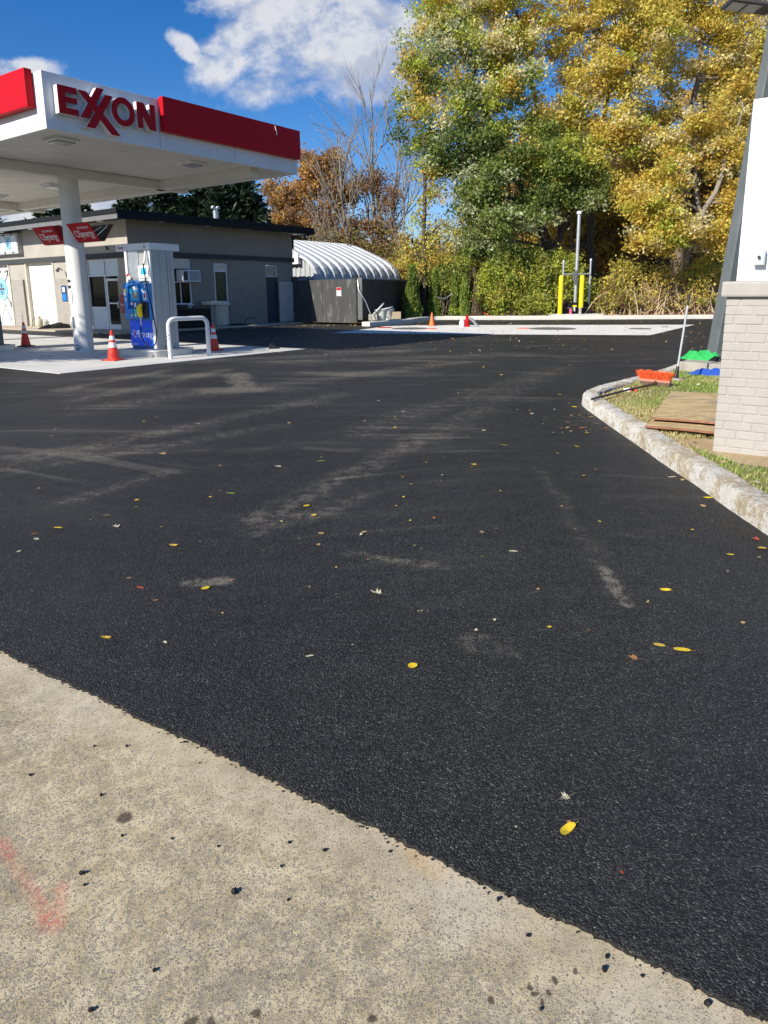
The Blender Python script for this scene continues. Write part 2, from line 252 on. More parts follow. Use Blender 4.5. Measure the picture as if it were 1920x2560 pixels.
MT['yb'] = plain('yellow_bollard_sleeve', (.84, .66, .01), .35, var=.04); MT['polegrey'] = plain('grey_green_pole_paint', (.115, .13, .13), .5, var=.12, vs=2, grime=(.32, .31, .27, .25)); MT['bronze'] = plain('dark_bronze_metal', (.055, .05, .045), .4)
MT['lens'] = plain('lamp_lens', (.42, .42, .40), .2); MT['sheet'] = plain('white_sheet_metal', (.80, .80, .80), .4, var=.02); MT['conc'] = plain('grey_concrete', (.36, .33, .28), .9, var=.15, vs=6, bump=.01, grime=(.2, .17, .13, .6), gs=5)
MT['ply'] = woodmat(); MT['plyedge'] = plain('plywood_edge', (.24, .11, .06), .9, var=.3, vs=20); MT['bristle'] = plain('orange_bristles', (.80, .13, .035), .55, var=.35, vs=60); MT['brownwood'] = plain('dark_stained_wood', (.11, .065, .045), .6, var=.2, vs=12)
MT['handle'] = plain('dark_brown_handle', (.035, .028, .022), .5); MT['greycloth'] = plain('x', (.3, .3, .3), .9); MT['green'] = plain('green_cloth', (.02, .36, .08), .9, var=.06, vs=8); MT['bluecloth'] = plain('blue_cloth', (.015, .07, .36), .95, var=.12, vs=14, bump=.01, bscale=90)
MT['screen'] = plain('grey_screen', (.22, .22, .20), .2); MT['quon'] = plain('corrugated_galvanised_sheet', (.50, .52, .53), .5, metal=.1, var=.05, vs=1.5); MT['gate'] = plain('scuffed_black_board', (.065, .067, .067), .75, var=.14, vs=1.5, grime=(.36, .36, .35, .55), gs=5, spec=.2)
MT['ends'] = plain('shaded_steel_sheet', (.40, .42, .44), .5, var=.05)  # shade on the shed's end wall is put into this colour
MT['fencebk'] = plain('black_corrugated_sheet', (.012, .012, .013), .6, var=.2); MT['pinkbrick'] = plain('red_block', (.45, .22, .15), .9, bump=.01); MT['bucket'] = plain('off_white_bucket', (.55, .56, .50), .5, grime=(.3, .28, .2, .5), gs=8)
MT['iron'] = plain('dark_cast_iron', (.14, .14, .135), .6, var=.2, vs=20); MT['orangep'] = plain('orange_lid', (.72, .16, .07), .5); MT['tank'] = plain('cream_tank_paint', (.60, .55, .42), .4, var=.05, grime=(.3, .2, .1, .4), gs=10)
MT['pink'] = plain('pink_plastic', (.70, .12, .20), .4); MT['bark'] = barkmat('grey_brown_bark', (.17, .13, .095)); MT['barkd'] = barkmat('dark_bark', (.075, .055, .042)); MT['twig'] = barkmat('tan_twigs', (.46, .34, .21)); MT['barkl'] = barkmat('pale_grey_bark', (.25, .215, .175))
MT['leaf'] = leafmat('foliage', .42, .5, 1.25); MT['needle'] = leafmat('needles', .12, .6, 1.); MT['dryleaf'] = leafmat('fallen_leaf', .15, .55, 1.); MT['mono'] = plain('painted_brick', (.385, .36, .325), .75, var=.06, vs=9, bump=.006, bscale=70, grime=(.36, .32, .26, .25), gs=4)
MT['paleblue'] = plain('pale_blue_print', (.10, .50, .72), .5); MT['ink'] = plain('black_ink', (.03, .03, .035), .6); MT['wht'] = plain('white_print', (.80, .80, .80), .5, var=.02); MT['magenta'] = plain('magenta_print', (.65, .03, .30), .4); MT['label'] = plain('yellow_label', (.8, .7, .25), .5)

# ------------------------------------------------------------------ geometry helpers
C = S.collection.objects
rnd = random.Random(7)
class Fr:                                   # s runs along yaw, d to the right of it, z up
    def __init__(s, o, yaw): a = math.radians(yaw); s.o = np.array([o[0], o[1], o[2] if len(o) > 2 else 0.], float); s.a = np.array([math.sin(a), math.cos(a), 0]); s.b = np.array([math.cos(a), -math.sin(a), 0]); s.yaw = yaw
    def __call__(s, u, d, z): return tuple(s.o + s.a*u + s.b*d + np.array([0, 0, z]))
class MB:
    def __init__(s): s.v = []; s.f = []; s.mi = []; s.mats = []; s.cur = 0
    def mat(s, m):
        m = MT[m] if isinstance(m, str) else m
        if m not in s.mats: s.mats.append(m)
        s.cur = s.mats.index(m); return s
    def add(s, vs, fs):
        k = len(s.v); s.v += [tuple(map(float, v)) for v in vs]
        for f in fs: s.f.append([i+k for i in f]); s.mi.append(s.cur)
        return s
    def box(s, F, u0, u1, d0, d1, z0, z1):
        s.add([F(u, d, z) for z in (z0, z1) for d in (d0, d1) for u in (u0, u1)], [(0, 1, 3, 2), (4, 6, 7, 5), (0, 4, 5, 1), (2, 3, 7, 6), (0, 2, 6, 4), (1, 5, 7, 3)]); return s
    def bbox(s, F, u0, u1, d0, d1, z0, z1, r=.01):       # box with chamfered edges
        bm = bmesh.new(); vs = [bm.verts.new(F(u, d, z)) for z in (z0, z1) for d in (d0, d1) for u in (u0, u1)]
        for f in [(0, 1, 3, 2), (4, 6, 7, 5), (0, 4, 5, 1), (2, 3, 7, 6), (0, 2, 6, 4), (1, 5, 7, 3)]: bm.faces.new([vs[i] for i in f])
        bmesh.ops.bevel(bm, geom=list(bm.edges), offset=r, segments=2, profile=.6, affect='EDGES'); bm.verts.index_update()
        s.add([v.co[:] for v in bm.verts], [[v.index for v in f.verts] for f in bm.faces]); bm.free(); return s
    def prism(s, pts, off):                               # polygon of 3D points pushed by off
        n = len(pts); off = np.array(off); vs = [tuple(p) for p in pts] + [tuple(np.array(p)+off) for p in pts]
        s.add(vs, [list(range(n)), list(range(2*n-1, n-1, -1))] + [(i, (i+1) % n, n+(i+1) % n, n+i) for i in range(n)]); return s
    def fp(s, F, pts, d0, d1): return s.prism([F(u, d0, z) for u, z in pts], np.array(F(0, d1, 0))-np.array(F(0, d0, 0)))
    def ground(s, pts, z0, z1): return s.prism([(p[0], p[1], z0) for p in pts], (0, 0, z1-z0))
    def tube(s, pts, r, n=8, cap=True):
        pts = [Vector(p) for p in pts]; rs = r if isinstance(r, (list, tuple)) else [r]*len(pts); ref = Vector((0, 0, 1)); rings = []
        t0 = (pts[1]-pts[0]).normalized(); ref = Vector((1, 0, 0)) if abs(t0.z) > .8 else Vector((0, 0, 1)); nx = t0.cross(ref).normalized()
        k = len(s.v)
        for i, p in enumerate(pts):
            t = (pts[min(i+1, len(pts)-1)]-pts[max(i-1, 0)]).normalized(); nx = (nx - t*nx.dot(t)).normalized(); ny = t.cross(nx)
            for j in range(n):
                a = 2*math.pi*j/n; s.v.append(tuple(p + (nx*math.cos(a)+ny*math.sin(a))*rs[i]))
        for i in range(len(pts)-1):
            for j in range(n): s.f.append([k+i*n+j, k+i*n+(j+1) % n, k+(i+1)*n+(j+1) % n, k+(i+1)*n+j]); s.mi.append(s.cur)
        if cap: s.f.append([k+j for j in range(n)]); s.f.append([k+(len(pts)-1)*n+j for j in range(n)][::-1]); s.mi += [s.cur]*2
        return s
    def lathe(s, o, prof, n=24, axis=None):
        if axis is None: return s.tube2(o, prof, n)
    def tube2(s, o, prof, n=24):
        k = len(s.v)
        for r, z in prof:
            for j in range(n): a = 2*math.pi*j/n; s.v.append((o[0]+r*math.cos(a), o[1]+r*math.sin(a), o[2]+z))
        for i in range(len(prof)-1):
            for j in range(n): s.f.append([k+i*n+j, k+i*n+(j+1) % n, k+(i+1)*n+(j+1) % n, k+(i+1)*n+j]); s.mi.append(s.cur)
        s.f.append([k+j for j in range(n)][::-1]); s.f.append([k+(len(prof)-1)*n+j for j in range(n)]); s.mi += [s.cur]*2
        return s
    def build(s, name, m=None, parent=None, smooth=False, bevel=0, recalc=True, uv=None):
        me = bpy.data.meshes.new(name); me.from_pydata(s.v, [], s.f)
        mats = s.mats if s.mats else [MT[m] if isinstance(m, str) else m]
        for x in mats: me.materials.append(x)
        if len(mats) > 1: me.polygons.foreach_set('material_index', s.mi)
        if recalc:
            bm = bmesh.new(); bm.from_mesh(me); bmesh.ops.recalc_face_normals(bm, faces=bm.faces); bm.to_mesh(me); bm.free()
        if uv:                                           # uv in metres along the frame
            ul = me.uv_layers.new(name='UVMap'); F = uv
            for l in me.loops:
                q = np.array(me.vertices[l.vertex_index].co) - F.o; n = me.polygons[0].normal; ul.data[l.index].uv = (float(q@F.a)+float(q@F.b), float(q[2]))
        o = bpy.data.objects.new(name, me); C.link(o)
        if smooth: me.shade_smooth() if hasattr(me, 'shade_smooth') else me.polygons.foreach_set('use_smooth', [True]*len(me.polygons)); me.set_sharp_from_angle(angle=math.radians(40))
        if parent is not None: adopt(o, parent)
        if bevel:
            b = o.modifiers.new('bevel', 'BEVEL'); b.width = bevel; b.segments = 2; b.limit_method = 'ANGLE'; b.angle_limit = math.radians(40)
        return o
def adopt(o, parent): o.parent = parent; o.matrix_parent_inverse = parent_world(parent).inverted()
def parent_world(p):
    m = Matrix.LocRotScale(p.location, p.rotation_euler, p.scale)
    return m if p.parent is None else parent_world(p.parent) @ p.matrix_parent_inverse @ m
def tag(o, label, cat, group=None, kind=None):
    if kind: o['kind'] = kind
    if label: o['label'] = label
    if cat: o['category'] = cat
    if group: o['group'] = group
    return o
def thing(name, label, cat, loc=(0, 0, 0), group=None):
    o = bpy.data.objects.new(name, None); C.link(o); o.location = [float(x) for x in loc][:3]; o.empty_display_size = .3; return tag(o, label, cat, group)
def struct(o): o['kind'] = 'structure'; return o
def copy_tree(o, loc, label=None, parent=None, rz=None):
    c = o.copy(); C.link(c)
    if parent is None:
        c.location = [float(x) for x in loc]
        if label: c['label'] = label
        if rz is not None: c.rotation_euler[2] = rz
    else: c.parent = parent
    for ch in o.children: copy_tree(ch, None, parent=c)
    return c
def poly_obj(name, pts, z, mat, F=None):
    me = bpy.data.meshes.new(name); me.from_pydata([(p[0], p[1], z) for p in pts], [], [list(range(len(pts)))]); me.materials.append(MT[mat]); o = bpy.data.objects.new(name, me); C.link(o); return o
def text_mesh(body, p, read, h, width=None, depth=.004, bold=0., shear=0., tilt=None):
    """returns verts, faces of extruded lettering; p = lower left corner, read = yaw of the reading direction"""
    cu = bpy.data.curves.new('t', 'FONT'); cu.body = body; cu.size = 1; cu.extrude = .5; cu.offset = bold; cu.shear = shear; cu.resolution_u = 3
    o = bpy.data.objects.new('t', cu); C.link(o); bpy.context.view_layer.update(); dg = bpy.context.evaluated_depsgraph_get(); me = bpy.data.meshes.new_from_object(o.evaluated_get(dg))
    co = np.array([v.co[:] for v in me.vertices]); fs = [list(q.vertices) for q in me.polygons]; bpy.data.objects.remove(o); bpy.data.meshes.remove(me)
    co[:, :2] -= co[:, :2].min(0); w0, h0 = co[:, 0].max(), co[:, 1].max(); k = h/h0; kx = width/w0 if width else k
    a = math.radians(read); A = np.array([math.sin(a), math.cos(a), 0]); N = np.array([math.cos(a), -math.sin(a), 0]); U = np.array([0, 0, 1.])
    if tilt is not None: A, U, N = tilt
    return [tuple(np.array(p)+A*x*kx+U*y*k+N*(z+.5)*depth) for x, y, z in co], fs
def text(mb, mat, *a, **k): mb.mat(mat); v, f = text_mesh(*a, **k); mb.add(v, f); return mb

# ------------------------------------------------------------------ ground
YU, YV = 37.6, -55.0
g = MB(); g.add([(-1500, -300, -.12), (1500, -300, -.12), (1500, 2500, -.12), (-1500, 2500, -.12)], [(0, 1, 2, 3)]); struct(g.build('ground', 'field'))
def ragged_edge(a, b, step, amp, seed):
    r = np.random.default_rng(seed); a = np.array(a[:2]); b = np.array(b[:2]); L = np.hypot(*(b-a)); n = int(L/step); t = (b-a)/L; nn = np.array([-t[1], t[0]]); ph = r.random(6)*6.28
    return [tuple(a+t*(i*step)+nn*(amp*r.normal()+.004*math.sin(i*step*9+ph[0])+.004*math.sin(i*step*2.3+ph[1])+.003*math.sin(i*step*31+ph[2]))) for i in range(n)]
eA, eB = G(0, 1622), G(1900, 2530); ed = (eB-eA)/np.linalg.norm(eB-eA)
edge = ragged_edge(eA-ed*12, eB+ed*4, .011, .0035, 3)
back = [(60, -60), (60, 20), (40, 37.0), G(1760, 797)[:2], G(1500, 798.7)[:2], G(1300, 799.7)[:2], G(1100, 799.7)[:2], G(1070, 801)[:2], G(1028, 809)[:2], G(985, 812)[:2], G(941, 815)[:2], (-2, 34.6), (-6, 38.), (-30, 40), (-45, 20), (-40, 10)]
me = bpy.data.meshes.new('asphalt_lot'); pts = edge + back; me.from_pydata([(p[0], p[1], 0) for p in pts] + [(p[0], p[1], -.03) for p in edge], [], [list(range(len(pts)))] + [(i, i+1, len(pts)+i+1, len(pts)+i) for i in range(len(edge)-1)])
me.materials.append(MT['asphalt']); o = bpy.data.objects.new('asphalt_lot', me); C.link(o); struct(o)
mz = -.014
n_ = np.array([-ed[1], ed[0], 0]); n_ = n_ if n_[1] > 0 else -n_
struct(poly_obj('concrete_apron', [eA-ed*12+n_*.15, eB+ed*6+n_*.15, eB+ed*6-n_*8, eA-ed*12-n_*8], mz, 'apron'))
# pale slab under the canopy, cast in bays with open joints
vdir = np.array([math.sin(math.radians(-56)), math.cos(math.radians(-56)), 0]); udir = np.array([math.sin(math.radians(38.2)), math.cos(math.radians(38.2)), 0])
s0 = G(150, 935); L = 7.15
struct(poly_obj('slab_joint_bed', [s0, s0+udir*L, s0+udir*L+vdir*24, s0+vdir*24], .004, 'joint'))
sb = MB()
for i in range(6):
    for j, (u0, u1) in enumerate(((0, .62), (.635, 3.6), (3.615, L))):
        a0 = i*4.0+(.012 if i else 0); a1 = (i+1)*4.0
        sb.prism([s0+udir*u0+vdir*a0, s0+udir*u1+vdir*a0, s0+udir*u1+vdir*a1, s0+udir*u0+vdir*a1], (0, 0, .012))
struct(sb.build('concrete_slab', 'slab'))
# second concrete pad with round lids
pad = [G(829, 833), G(1206, 836.3), G(1625, 838.5), G(1737, 812), G(1500, 812.5), G(1200, 813), G(1050, 813.5), G(962, 816), G(931, 821)]
struct(poly_obj('concrete_pad', pad, .008, 'pad'))
def lid(px, py, r, mat, label, nm='manhole_cover', rim=None):
    c = G(px, py); m = MB(); m.tube2((c[0], c[1], .009), [(r, 0), (r, .012), (r*.93, .016), (r*.90, .010), (r*.2, .010), (r*.15, .015), (.01, .015)], 36); m.mat(mat); o = m.build(nm, mat, smooth=False)
    tag(o, label, 'manhole cover', 'round covers in the concrete pad')
lid(1381, 822.3, .98, 'iron', 'largest round dark cover in the sunlit concrete pad'); lid(1600, 822.5, .45, 'iron', 'smaller dark round cover near the right end of the concrete pad')
lid(1024, 822.0, .80, 'iron', 'large dark round cover in the shade, left of the plain orange cone'); lid(1312, 821.5, .36, 'orangep', 'bright orange fill lid at the edge of the building shadow'); lid(962, 819.5, .34, 'redp', 'dull red fill lid at the left end of the concrete pad', 'fill_lid'); lid(1078, 822.5, .26, 'redo', 'small brownish orange lid right of the large shaded cover', 'fill_lid')
lid(1662, 818, .16, 'iron', 'tiny dark lid near the far right corner of the concrete pad', 'fill_lid')
# far kerb
def kerb(name, path, wdt, h, mat, inner=1, z0=-.05, rr=.03, seg=None, jit=0., capends=True):
    p = [np.array(q[:2], float) for q in path]; n = len(p); prof = [(0, z0), (rr*.6, h-rr), (rr*1.3, h-rr*.3), (rr*2.2, h), (wdt-rr, h), (wdt, h-rr), (wdt, z0)]; m = MB(); k = len(prof); r = np.random.default_rng(5)
    for i in range(n):
        t = p[min(i+1, n-1)]-p[max(i-1, 0)]; t /= np.hypot(*t); nn = np.array([t[1], -t[0]])*inner
        for a, z in prof: q = p[i]+nn*a; j3 = r.normal(size=3)*jit*(z > 0); m.v.append((q[0]+j3[0], q[1]+j3[1], z+j3[2]))
    for i in range(n-1):
        for j in range(k-1): m.f.append([i*k+j, i*k+j+1, (i+1)*k+j+1, (i+1)*k+j]); m.mi.append(0)
    if capends: m.f.append(list(range(k))); m.f.append([(n-1)*k+j for j in range(k)][::-1]); m.mi += [0, 0]
    return m.build(name, mat, smooth=True)
fk = [G(*q) for q in [(925, 816), (941, 814.5), (985, 811), (1026, 808), (1050, 803), (1080, 800.2), (1110, 799.6), (1300, 799.4), (1500, 798.5), (1700, 797.4), (1762, 797)]]; fk.append(fk[-1]+np.array([25, -.5, 0]))
struct(kerb('far_kerb', fk, .45, .21, 'newcurb', inner=-1, rr=.03))
struct(poly_obj('woodland_floor', [(-60, 38), (-8, 38.6), (-3, 35.), G(941, 814)[:2]+np.array([-.3, .35]), G(1028, 808)[:2]+np.array([-.2, .5]), G(1080, 800)[:2]+np.array([-.2, .4]), G(1300, 799.4)[:2]+np.array([0, .4]), G(1762, 797)[:2]+np.array([0, .4]), (60, 37.8), (120, 160), (-120, 160)], .10, 'soil'))
o = poly_obj('concrete_path', [G(941, 814)+np.array([-.2, .1, 0]), G(1028, 808)+np.array([0, .3, 0]), G(1070, 801)+np.array([-.4, .5, 0]), G(1028, 803)+np.array([-1, .5, 0]), G(905, 813)+np.array([.5, .1, 0])], .115, 'pad'); struct(o)
# pavement strip along the garage
CB = np.array([-10.78, 29.52]); FR = Fr(CB, 37.5); FF = Fr(CB, 125.0)
m = MB(); m.box(FR, -1.6, 12.4, .0, 1.35, -.02, .07); struct(m.build('side_pavement', 'walk', bevel=.015))
m = MB(); m.box(FF, -24, -.0, 0, 1.75, -.02, .06); struct(m.build('front_pavement', 'walk', bevel=.015))

# ------------------------------------------------------------------ service garage
gar = thing('service_garage', 'single storey beige service garage with flat dark roof behind the canopy', 'building', (CB[0], CB[1], 0))
LS, LF = 9.75, 24.0
def wall(F, s0, s1, openings, z0, z1, th, name, mat):
    m = MB(); xs = sorted({s0, s1, *[a for o in openings for a in o[:2]]})
    for a, b in zip(xs, xs[1:]):
        cut = sorted([(o[2], o[3]) for o in openings if o[0] <= a+1e-6 and o[1] >= b-1e-6]); z = z0
        for c0, c1 in cut:
            if c0 > z: m.box(F, a, b, -th, 0, z, c0)
            z = c1
        if z < z1: m.box(F, a, b, -th, 0, z, z1)
    return m.build(name, mat, gar, uv=F)
# right side wall: brick below, painted blockwork above the windows, stucco over the band
ROP = [(2.1, 3.12, 0.10, 3.18), (4.45, 5.28, 0.10, 3.03), (7.8, 8.62, 0.02, 3.02)]
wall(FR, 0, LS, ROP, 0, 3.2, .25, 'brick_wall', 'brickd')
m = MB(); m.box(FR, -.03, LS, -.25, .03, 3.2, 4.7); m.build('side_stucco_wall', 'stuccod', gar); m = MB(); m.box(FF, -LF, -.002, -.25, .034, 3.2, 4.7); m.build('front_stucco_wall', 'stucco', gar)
m = MB(); m.box(FR, 0, LS+.06, .03, .09, 3.2, 3.42); m.box(FR, 0, LS+.05, .09, .12, 3.36, 3.42); m.box(FF, -LF, .09, .03, .09, 3.14, 3.36); m.build('trim_band', 'band', gar)
# front wall
FOP = [(-3.25, -.85, .04, 3.14), (-8.55, -5.95, .04, 3.14), (-12.9, -10.1, .04, 3.14), (-17.4, -14.6, .04, 3.14)]
wall(FF, -LF, -.25, FOP, 0, 3.2, .25, 'front_wall', 'stucco')
for a, b in ((-.83, .02), (-5.9, -3.3), (-9.9, -8.75), (-14.4, -13.1)): m = MB(); m.box(FF, a, b, .0, .10, .04, 2.36); m.build('brick_pilaster', 'brickw', gar, uv=FF)
# roof
m = MB(); m.box(FR, -.85, LS+.85, -15, .8, 4.70, 4.93); m.box(FF, -LF-1, -14.0, -6, .8, 4.70, 4.93)
roof = m.build('roof', 'fascia', gar)
m = MB(); m.box(FR, -.87, LS+.87, .80, .84, 4.62, 4.98); m.box(FR, LS+.85, LS+.89, -15, .84, 4.62, 4.98); m.box(FR, -.87, LS+.87, .84, .86, 4.80, 4.84); m.mat('fascia'); m.build('side_fascia', 'fascia', roof)
FRT = Fr(FR(-.87, .84, 0), 125.0); m = MB(); m.mat('gutter'); m.box(FRT, -26, 0, 0, .05, 4.60, 4.80); m.mat('fascia'); m.box(FRT, -26, 0, -.02, .08, 4.80, 5.0); m.build('front_fascia', None, roof)
m = MB(); m.prism([FR(LS-.5, .8, 4.66), FR(LS+.85, .8, 4.66), FR(LS+.85, -4, 4.66), FR(LS-.5, -4, 4.66)], (0, 0, .03)); m.build('soffit', 'white', roof)
for s_ in (1.4, 3.9, 6.3, 8.7):
    q = FR(s_, .45, 4.66); m = MB(); m.tube2(q, [(.13, .03), (.13, 0), (.10, -.02), (.01, -.02)], 14); m.build('soffit_light', 'wht', roof, smooth=True)
for s_ in (-1.2, -4.0, -6.8, -9.6):
    q = FF(s_, .45, 4.66); m = MB(); m.tube2(q, [(.15, .03), (.15, 0), (.11, -.03), (.01, -.03)], 14); m.build('soffit_light', 'wht', roof, smooth=True)
m = MB(); m.box(FR, LS-.02, LS+.10, -.2, .05, 3.9, 4.62); m.build('downspout_head', 'fascia', gar)
# roll-up doors
def rollup(a, b, name='garage_door'):
    m = MB(); n = 8; zt = 2.96
    for i in range(n): z0, z1 = .05+zt*i/n, .05+zt*(i+1)/n-.008; m.bbox(FF, a+.10, b-.10, -.20, -.13, z0, z1, .006)
    d = m.build(name, 'door', gar); k = MB(); k.box(FF, a+.02, a+.10, -.22, .03, .04, 3.14); k.box(FF, b-.10, b-.02, -.22, .03, .04, 3.14); k.box(FF, a+.02, b-.02, -.22, -.1, 3.02, 3.14); k.mat('beige'); k.build('door_frame', 'beige', d); return d
rollup(-8.55, -5.95); d1 = rollup(-12.9, -10.1); rollup(-17.4, -14.6)
# round badge with crossed wrenches on the left door and on the sign box
def badge(mb, F, cs, cz, rx, rz, d, wrench=True):
    if wrench:
        for sg in (1, -1):
            for (a, b) in (((-1.5*sg, -1.35), (1.5*sg, 1.35)),):
                A_, B_ = np.array(a), np.array(b); t = (B_-A_)/np.hypot(*(B_-A_)); n_2 = np.array([-t[1], t[0]])*.09
                mb.mat('steel' if sg > 0 else 'screen').fp(F, [(cs+(q[0])*rx, cz+(q[1])*rz) for q in (A_-n_2, B_-n_2, B_+n_2, A_+n_2)], d, d+.004)
                for e, dd in ((A_, -t), (B_, t)):
                    mb.mat('ink'); arc = [(e[0]+.24*math.cos(w_), e[1]+.24*math.sin(w_)) for w_ in np.linspace(math.atan2(dd[1], dd[0])+.7, math.atan2(dd[1], dd[0])+5.6, 12)]; arc += [(e[0]+.09*math.cos(w_), e[1]+.09*math.sin(w_)) for w_ in np.linspace(math.atan2(dd[1], dd[0])+5.6, math.atan2(dd[1], dd[0])+.7, 8)]
                    mb.fp(F, [(cs+q[0]*rx, cz+q[1]*rz) for q in arc], d+.004, d+.008)
    def disc(mat, k, dd): mb.mat(mat).fp(F, [(cs+rx*k*math.cos(w_), cz+rz*k*math.sin(w_)) for w_ in np.linspace(0, 6.283, 37)[:-1]], dd, dd+.003)
    disc('paleblue', 1., d+.008); disc('wht', .93, d+.012); disc('paleblue', .88, d+.016); disc('wht', .60, d+.020); disc('cyan', .55, d+.024)
    for q in range(4):                                    # four flared spokes
        w_ = q*math.pi/2; c_, s_ = math.cos(w_), math.sin(w_)
        for mat_, dd, k in (('wht', d+.028, 1.3), ('ink', d+.032, .9)):
            pp = [(0.05, -.05*k), (.46, -.15*k), (.46, .15*k), (.05, .05*k)]; mb.mat(mat_).fp(F, [(cs+rx*(x*c_-y*s_), cz+rz*(x*s_+y*c_)) for x, y in pp], dd, dd+.003)
    for q in range(22):                                   # lettering-like ring of short white strokes
        w_ = q*2*math.pi/22
        if abs(math.cos(w_)) > .97: continue
        c_, s_ = math.cos(w_), math.sin(w_); pp = [(.67, -.035), (.82, -.035), (.82, .035), (.67, .035)]; mb.mat('wht').fp(F, [(cs+rx*(x*c_-y*s_), cz+rz*(x*s_+y*c_)) for x, y in pp], d+.020, d+.023)
m = MB(); badge(m, FF, -11.30, 1.92, .52, .60, -.12); text(m, 'ink', '8AM - 5PM', FF(-11.75, -.128, 2.72), 125, .16, 1.30, .004, .01); m.build('door_badge', None, d1)
m = MB(); m.tube2(FF(-10.72, -.13, .38), [(.06, 0), (.06, .02)], 10); m.build('door_knob', 'black', d1)
# wall sign box
sb_ = MB(); sb_.bbox(FF, -14.4, -8.48, .03, .28, 3.60, 4.60, .02); sg = sb_.build('wall_sign', 'fasclite', gar)
m = MB(); m.mat('wht').box(FF, -10.08, -8.62, .28, .285, 3.70, 4.50); m.box(FF, -14.3, -10.2, .28, .285, 3.70, 4.50); badge(m, FF, -9.36, 4.10, .27, .33, .285); text(m, 'ink', 'LAR', FF(-11.05, .287, 3.98), 125, .26, .72, .004, .02); m.build('sign_face', None, sg)
# storefront
sf = MB(); zs = (.06, 1.02, 2.38, 3.12); xs = (-3.23, -1.98, -.87)
for x in xs: sf.box(FF, x-.03, x+.03, -.16, -.04, .06, 3.13)
for z in (.06, 3.10, 2.42): sf.box(FF, -3.2, -.9, -.155, -.045, z-.03, z+.03)
sf.box(FF, -3.2, -2.0, -.15, -.05, .99, 1.05); sfo = sf.build('storefront_frame', 'alum', gar)
m = MB(); m.box(FF, -3.2, -2.01, -.11, -.09, 2.45, 3.07); m.box(FF, -1.95, -.9, -.11, -.09, 2.45, 3.07); m.build('transom_pane', 'paleglass', sfo)
m = MB(); m.box(FF, -3.2, -2.01, -.11, -.09, 1.05, 2.39); m.build('window_pane', 'glass', sfo)
m = MB(); m.box(FF, -3.2, -2.01, -.11, -.08, .09, .99); m.build('lower_panel', 'paleglass', sfo)
dd_ = MB()
for b in ((-1.93, -1.83, .10, 2.28), (-1.02, -.92, .10, 2.28), (-1.83, -1.02, .10, .28), (-1.83, -1.02, 2.18, 2.28), (-1.83, -1.02, 1.18, 1.24)): dd_.box(FF, b[0], b[1], -.13, -.06, b[2], b[3])
do = dd_.build('entrance_door', 'alum', gar); m = MB(); m.box(FF, -1.83, -1.02, -.10, -.09, .28, 1.18); m.box(FF, -1.83, -1.02, -.10, -.09, 1.24, 2.18); m.build('door_glass', 'glass', do); m = MB(); m.box(FF, -1.12, -1.08, -.06, .0, 1.0, 1.3); m.build('door_handle', 'steel', do)
# side windows and doors
def winframe(a, b, z0, z1, parent=None, nm='window_frame', t=.05):
    m = MB()
    for q in ((a, a+t, z0, z1), (b-t, b, z0, z1), (a+t, b-t, z0, z0+t), (a+t, b-t, z1-t, z1)): m.box(FR, q[0], q[1], -.14, -.02, q[2], q[3])
    return m.build(nm, 'alum', parent or gar)
w1 = winframe(2.12, 3.10, 1.12, 3.16); m = MB(); m.box(FR, 2.17, 3.05, -.11, -.08, 2.72, 3.11); m.build('upper_panel', 'beige', w1); m = MB(); m.box(FR, 2.17, 3.05, -.11, -.09, 1.17, 2.10); m.build('window_pane', 'glass', w1)
m = MB(); m.box(FR, 2.52, 2.56, -.10, -.05, 1.15, 2.12); m.box(FR, 2.17, 3.05, -.10, -.05, 2.10, 2.15); m.build('mullion', 'alum', w1); m = MB(); m.box(FR, 2.08, 3.14, -.1, .04, 1.06, 1.13); m.build('window_sill', 'alum', w1); m = MB(); m.box(FR, 2.12, 3.10, -.13, -.06, .1, 1.06); m.build('lower_panel', 'beige', w1)
w2 = winframe(4.47, 5.26, 1.1, 3.01); m = MB(); m.box(FR, 4.52, 5.21, -.11, -.08, 2.68, 2.97); m.build('upper_panel', 'beige', w2); m = MB(); m.box(FR, 4.52, 5.21, -.11, -.09, 1.15, 2.62); m.build('window_pane', 'greenglass', w2); m = MB(); m.box(FR, 4.50, 5.23, -.12, -.04, 2.62, 2.68); m.build('transom_bar', 'alum', w2); m = MB(); m.box(FR, 4.44, 5.3, -.1, .04, 1.04, 1.12); m.build('window_sill', 'alum', w2); m = MB(); m.box(FR, 4.47, 5.26, -.12, -.05, .1, 1.04); m.build('lower_panel', 'beige', w2)
w3 = winframe(7.82, 8.60, 2.42, 3.0, nm='transom_frame', t=.04); m = MB(); m.box(FR, 7.86, 8.56, -.11, -.09, 2.46, 2.96); m.build('transom_pane', 'screen', w3)
m = MB(); m.box(FR, 7.82, 7.88, -.2, .02, .06, 2.2); m.box(FR, 8.54, 8.60, -.2, .02, .06, 2.2); m.box(FR, 7.82, 8.60, -.2, .02, 2.2, 2.42); df = m.build('door_frame', 'band', gar)
m = MB(); m.box(FR, 7.88, 8.54, -.16, -.12, .08, 2.2); m.build('inner_door', plain('blue_grey_door', (.035, .05, .08), .5), gar)
FD = Fr(FR(8.62, .03, 0), 47.0); m = MB(); m.bbox(FD, .0, 1.02, .0, .05, .08, 2.17, .006); od = m.build('open_door', plain('grey_white_door', (.42, .42, .40), .5), gar); m = MB(); m.tube([FD(.94, .05, 1.08), FD(.94, .12, 1.08)], .035, 10); m.build('door_knob', 'black', od); m = MB(); m.box(FD, .25, .6, .05, .10, 2.05, 2.11); m.build('door_closer', 'steel', od)
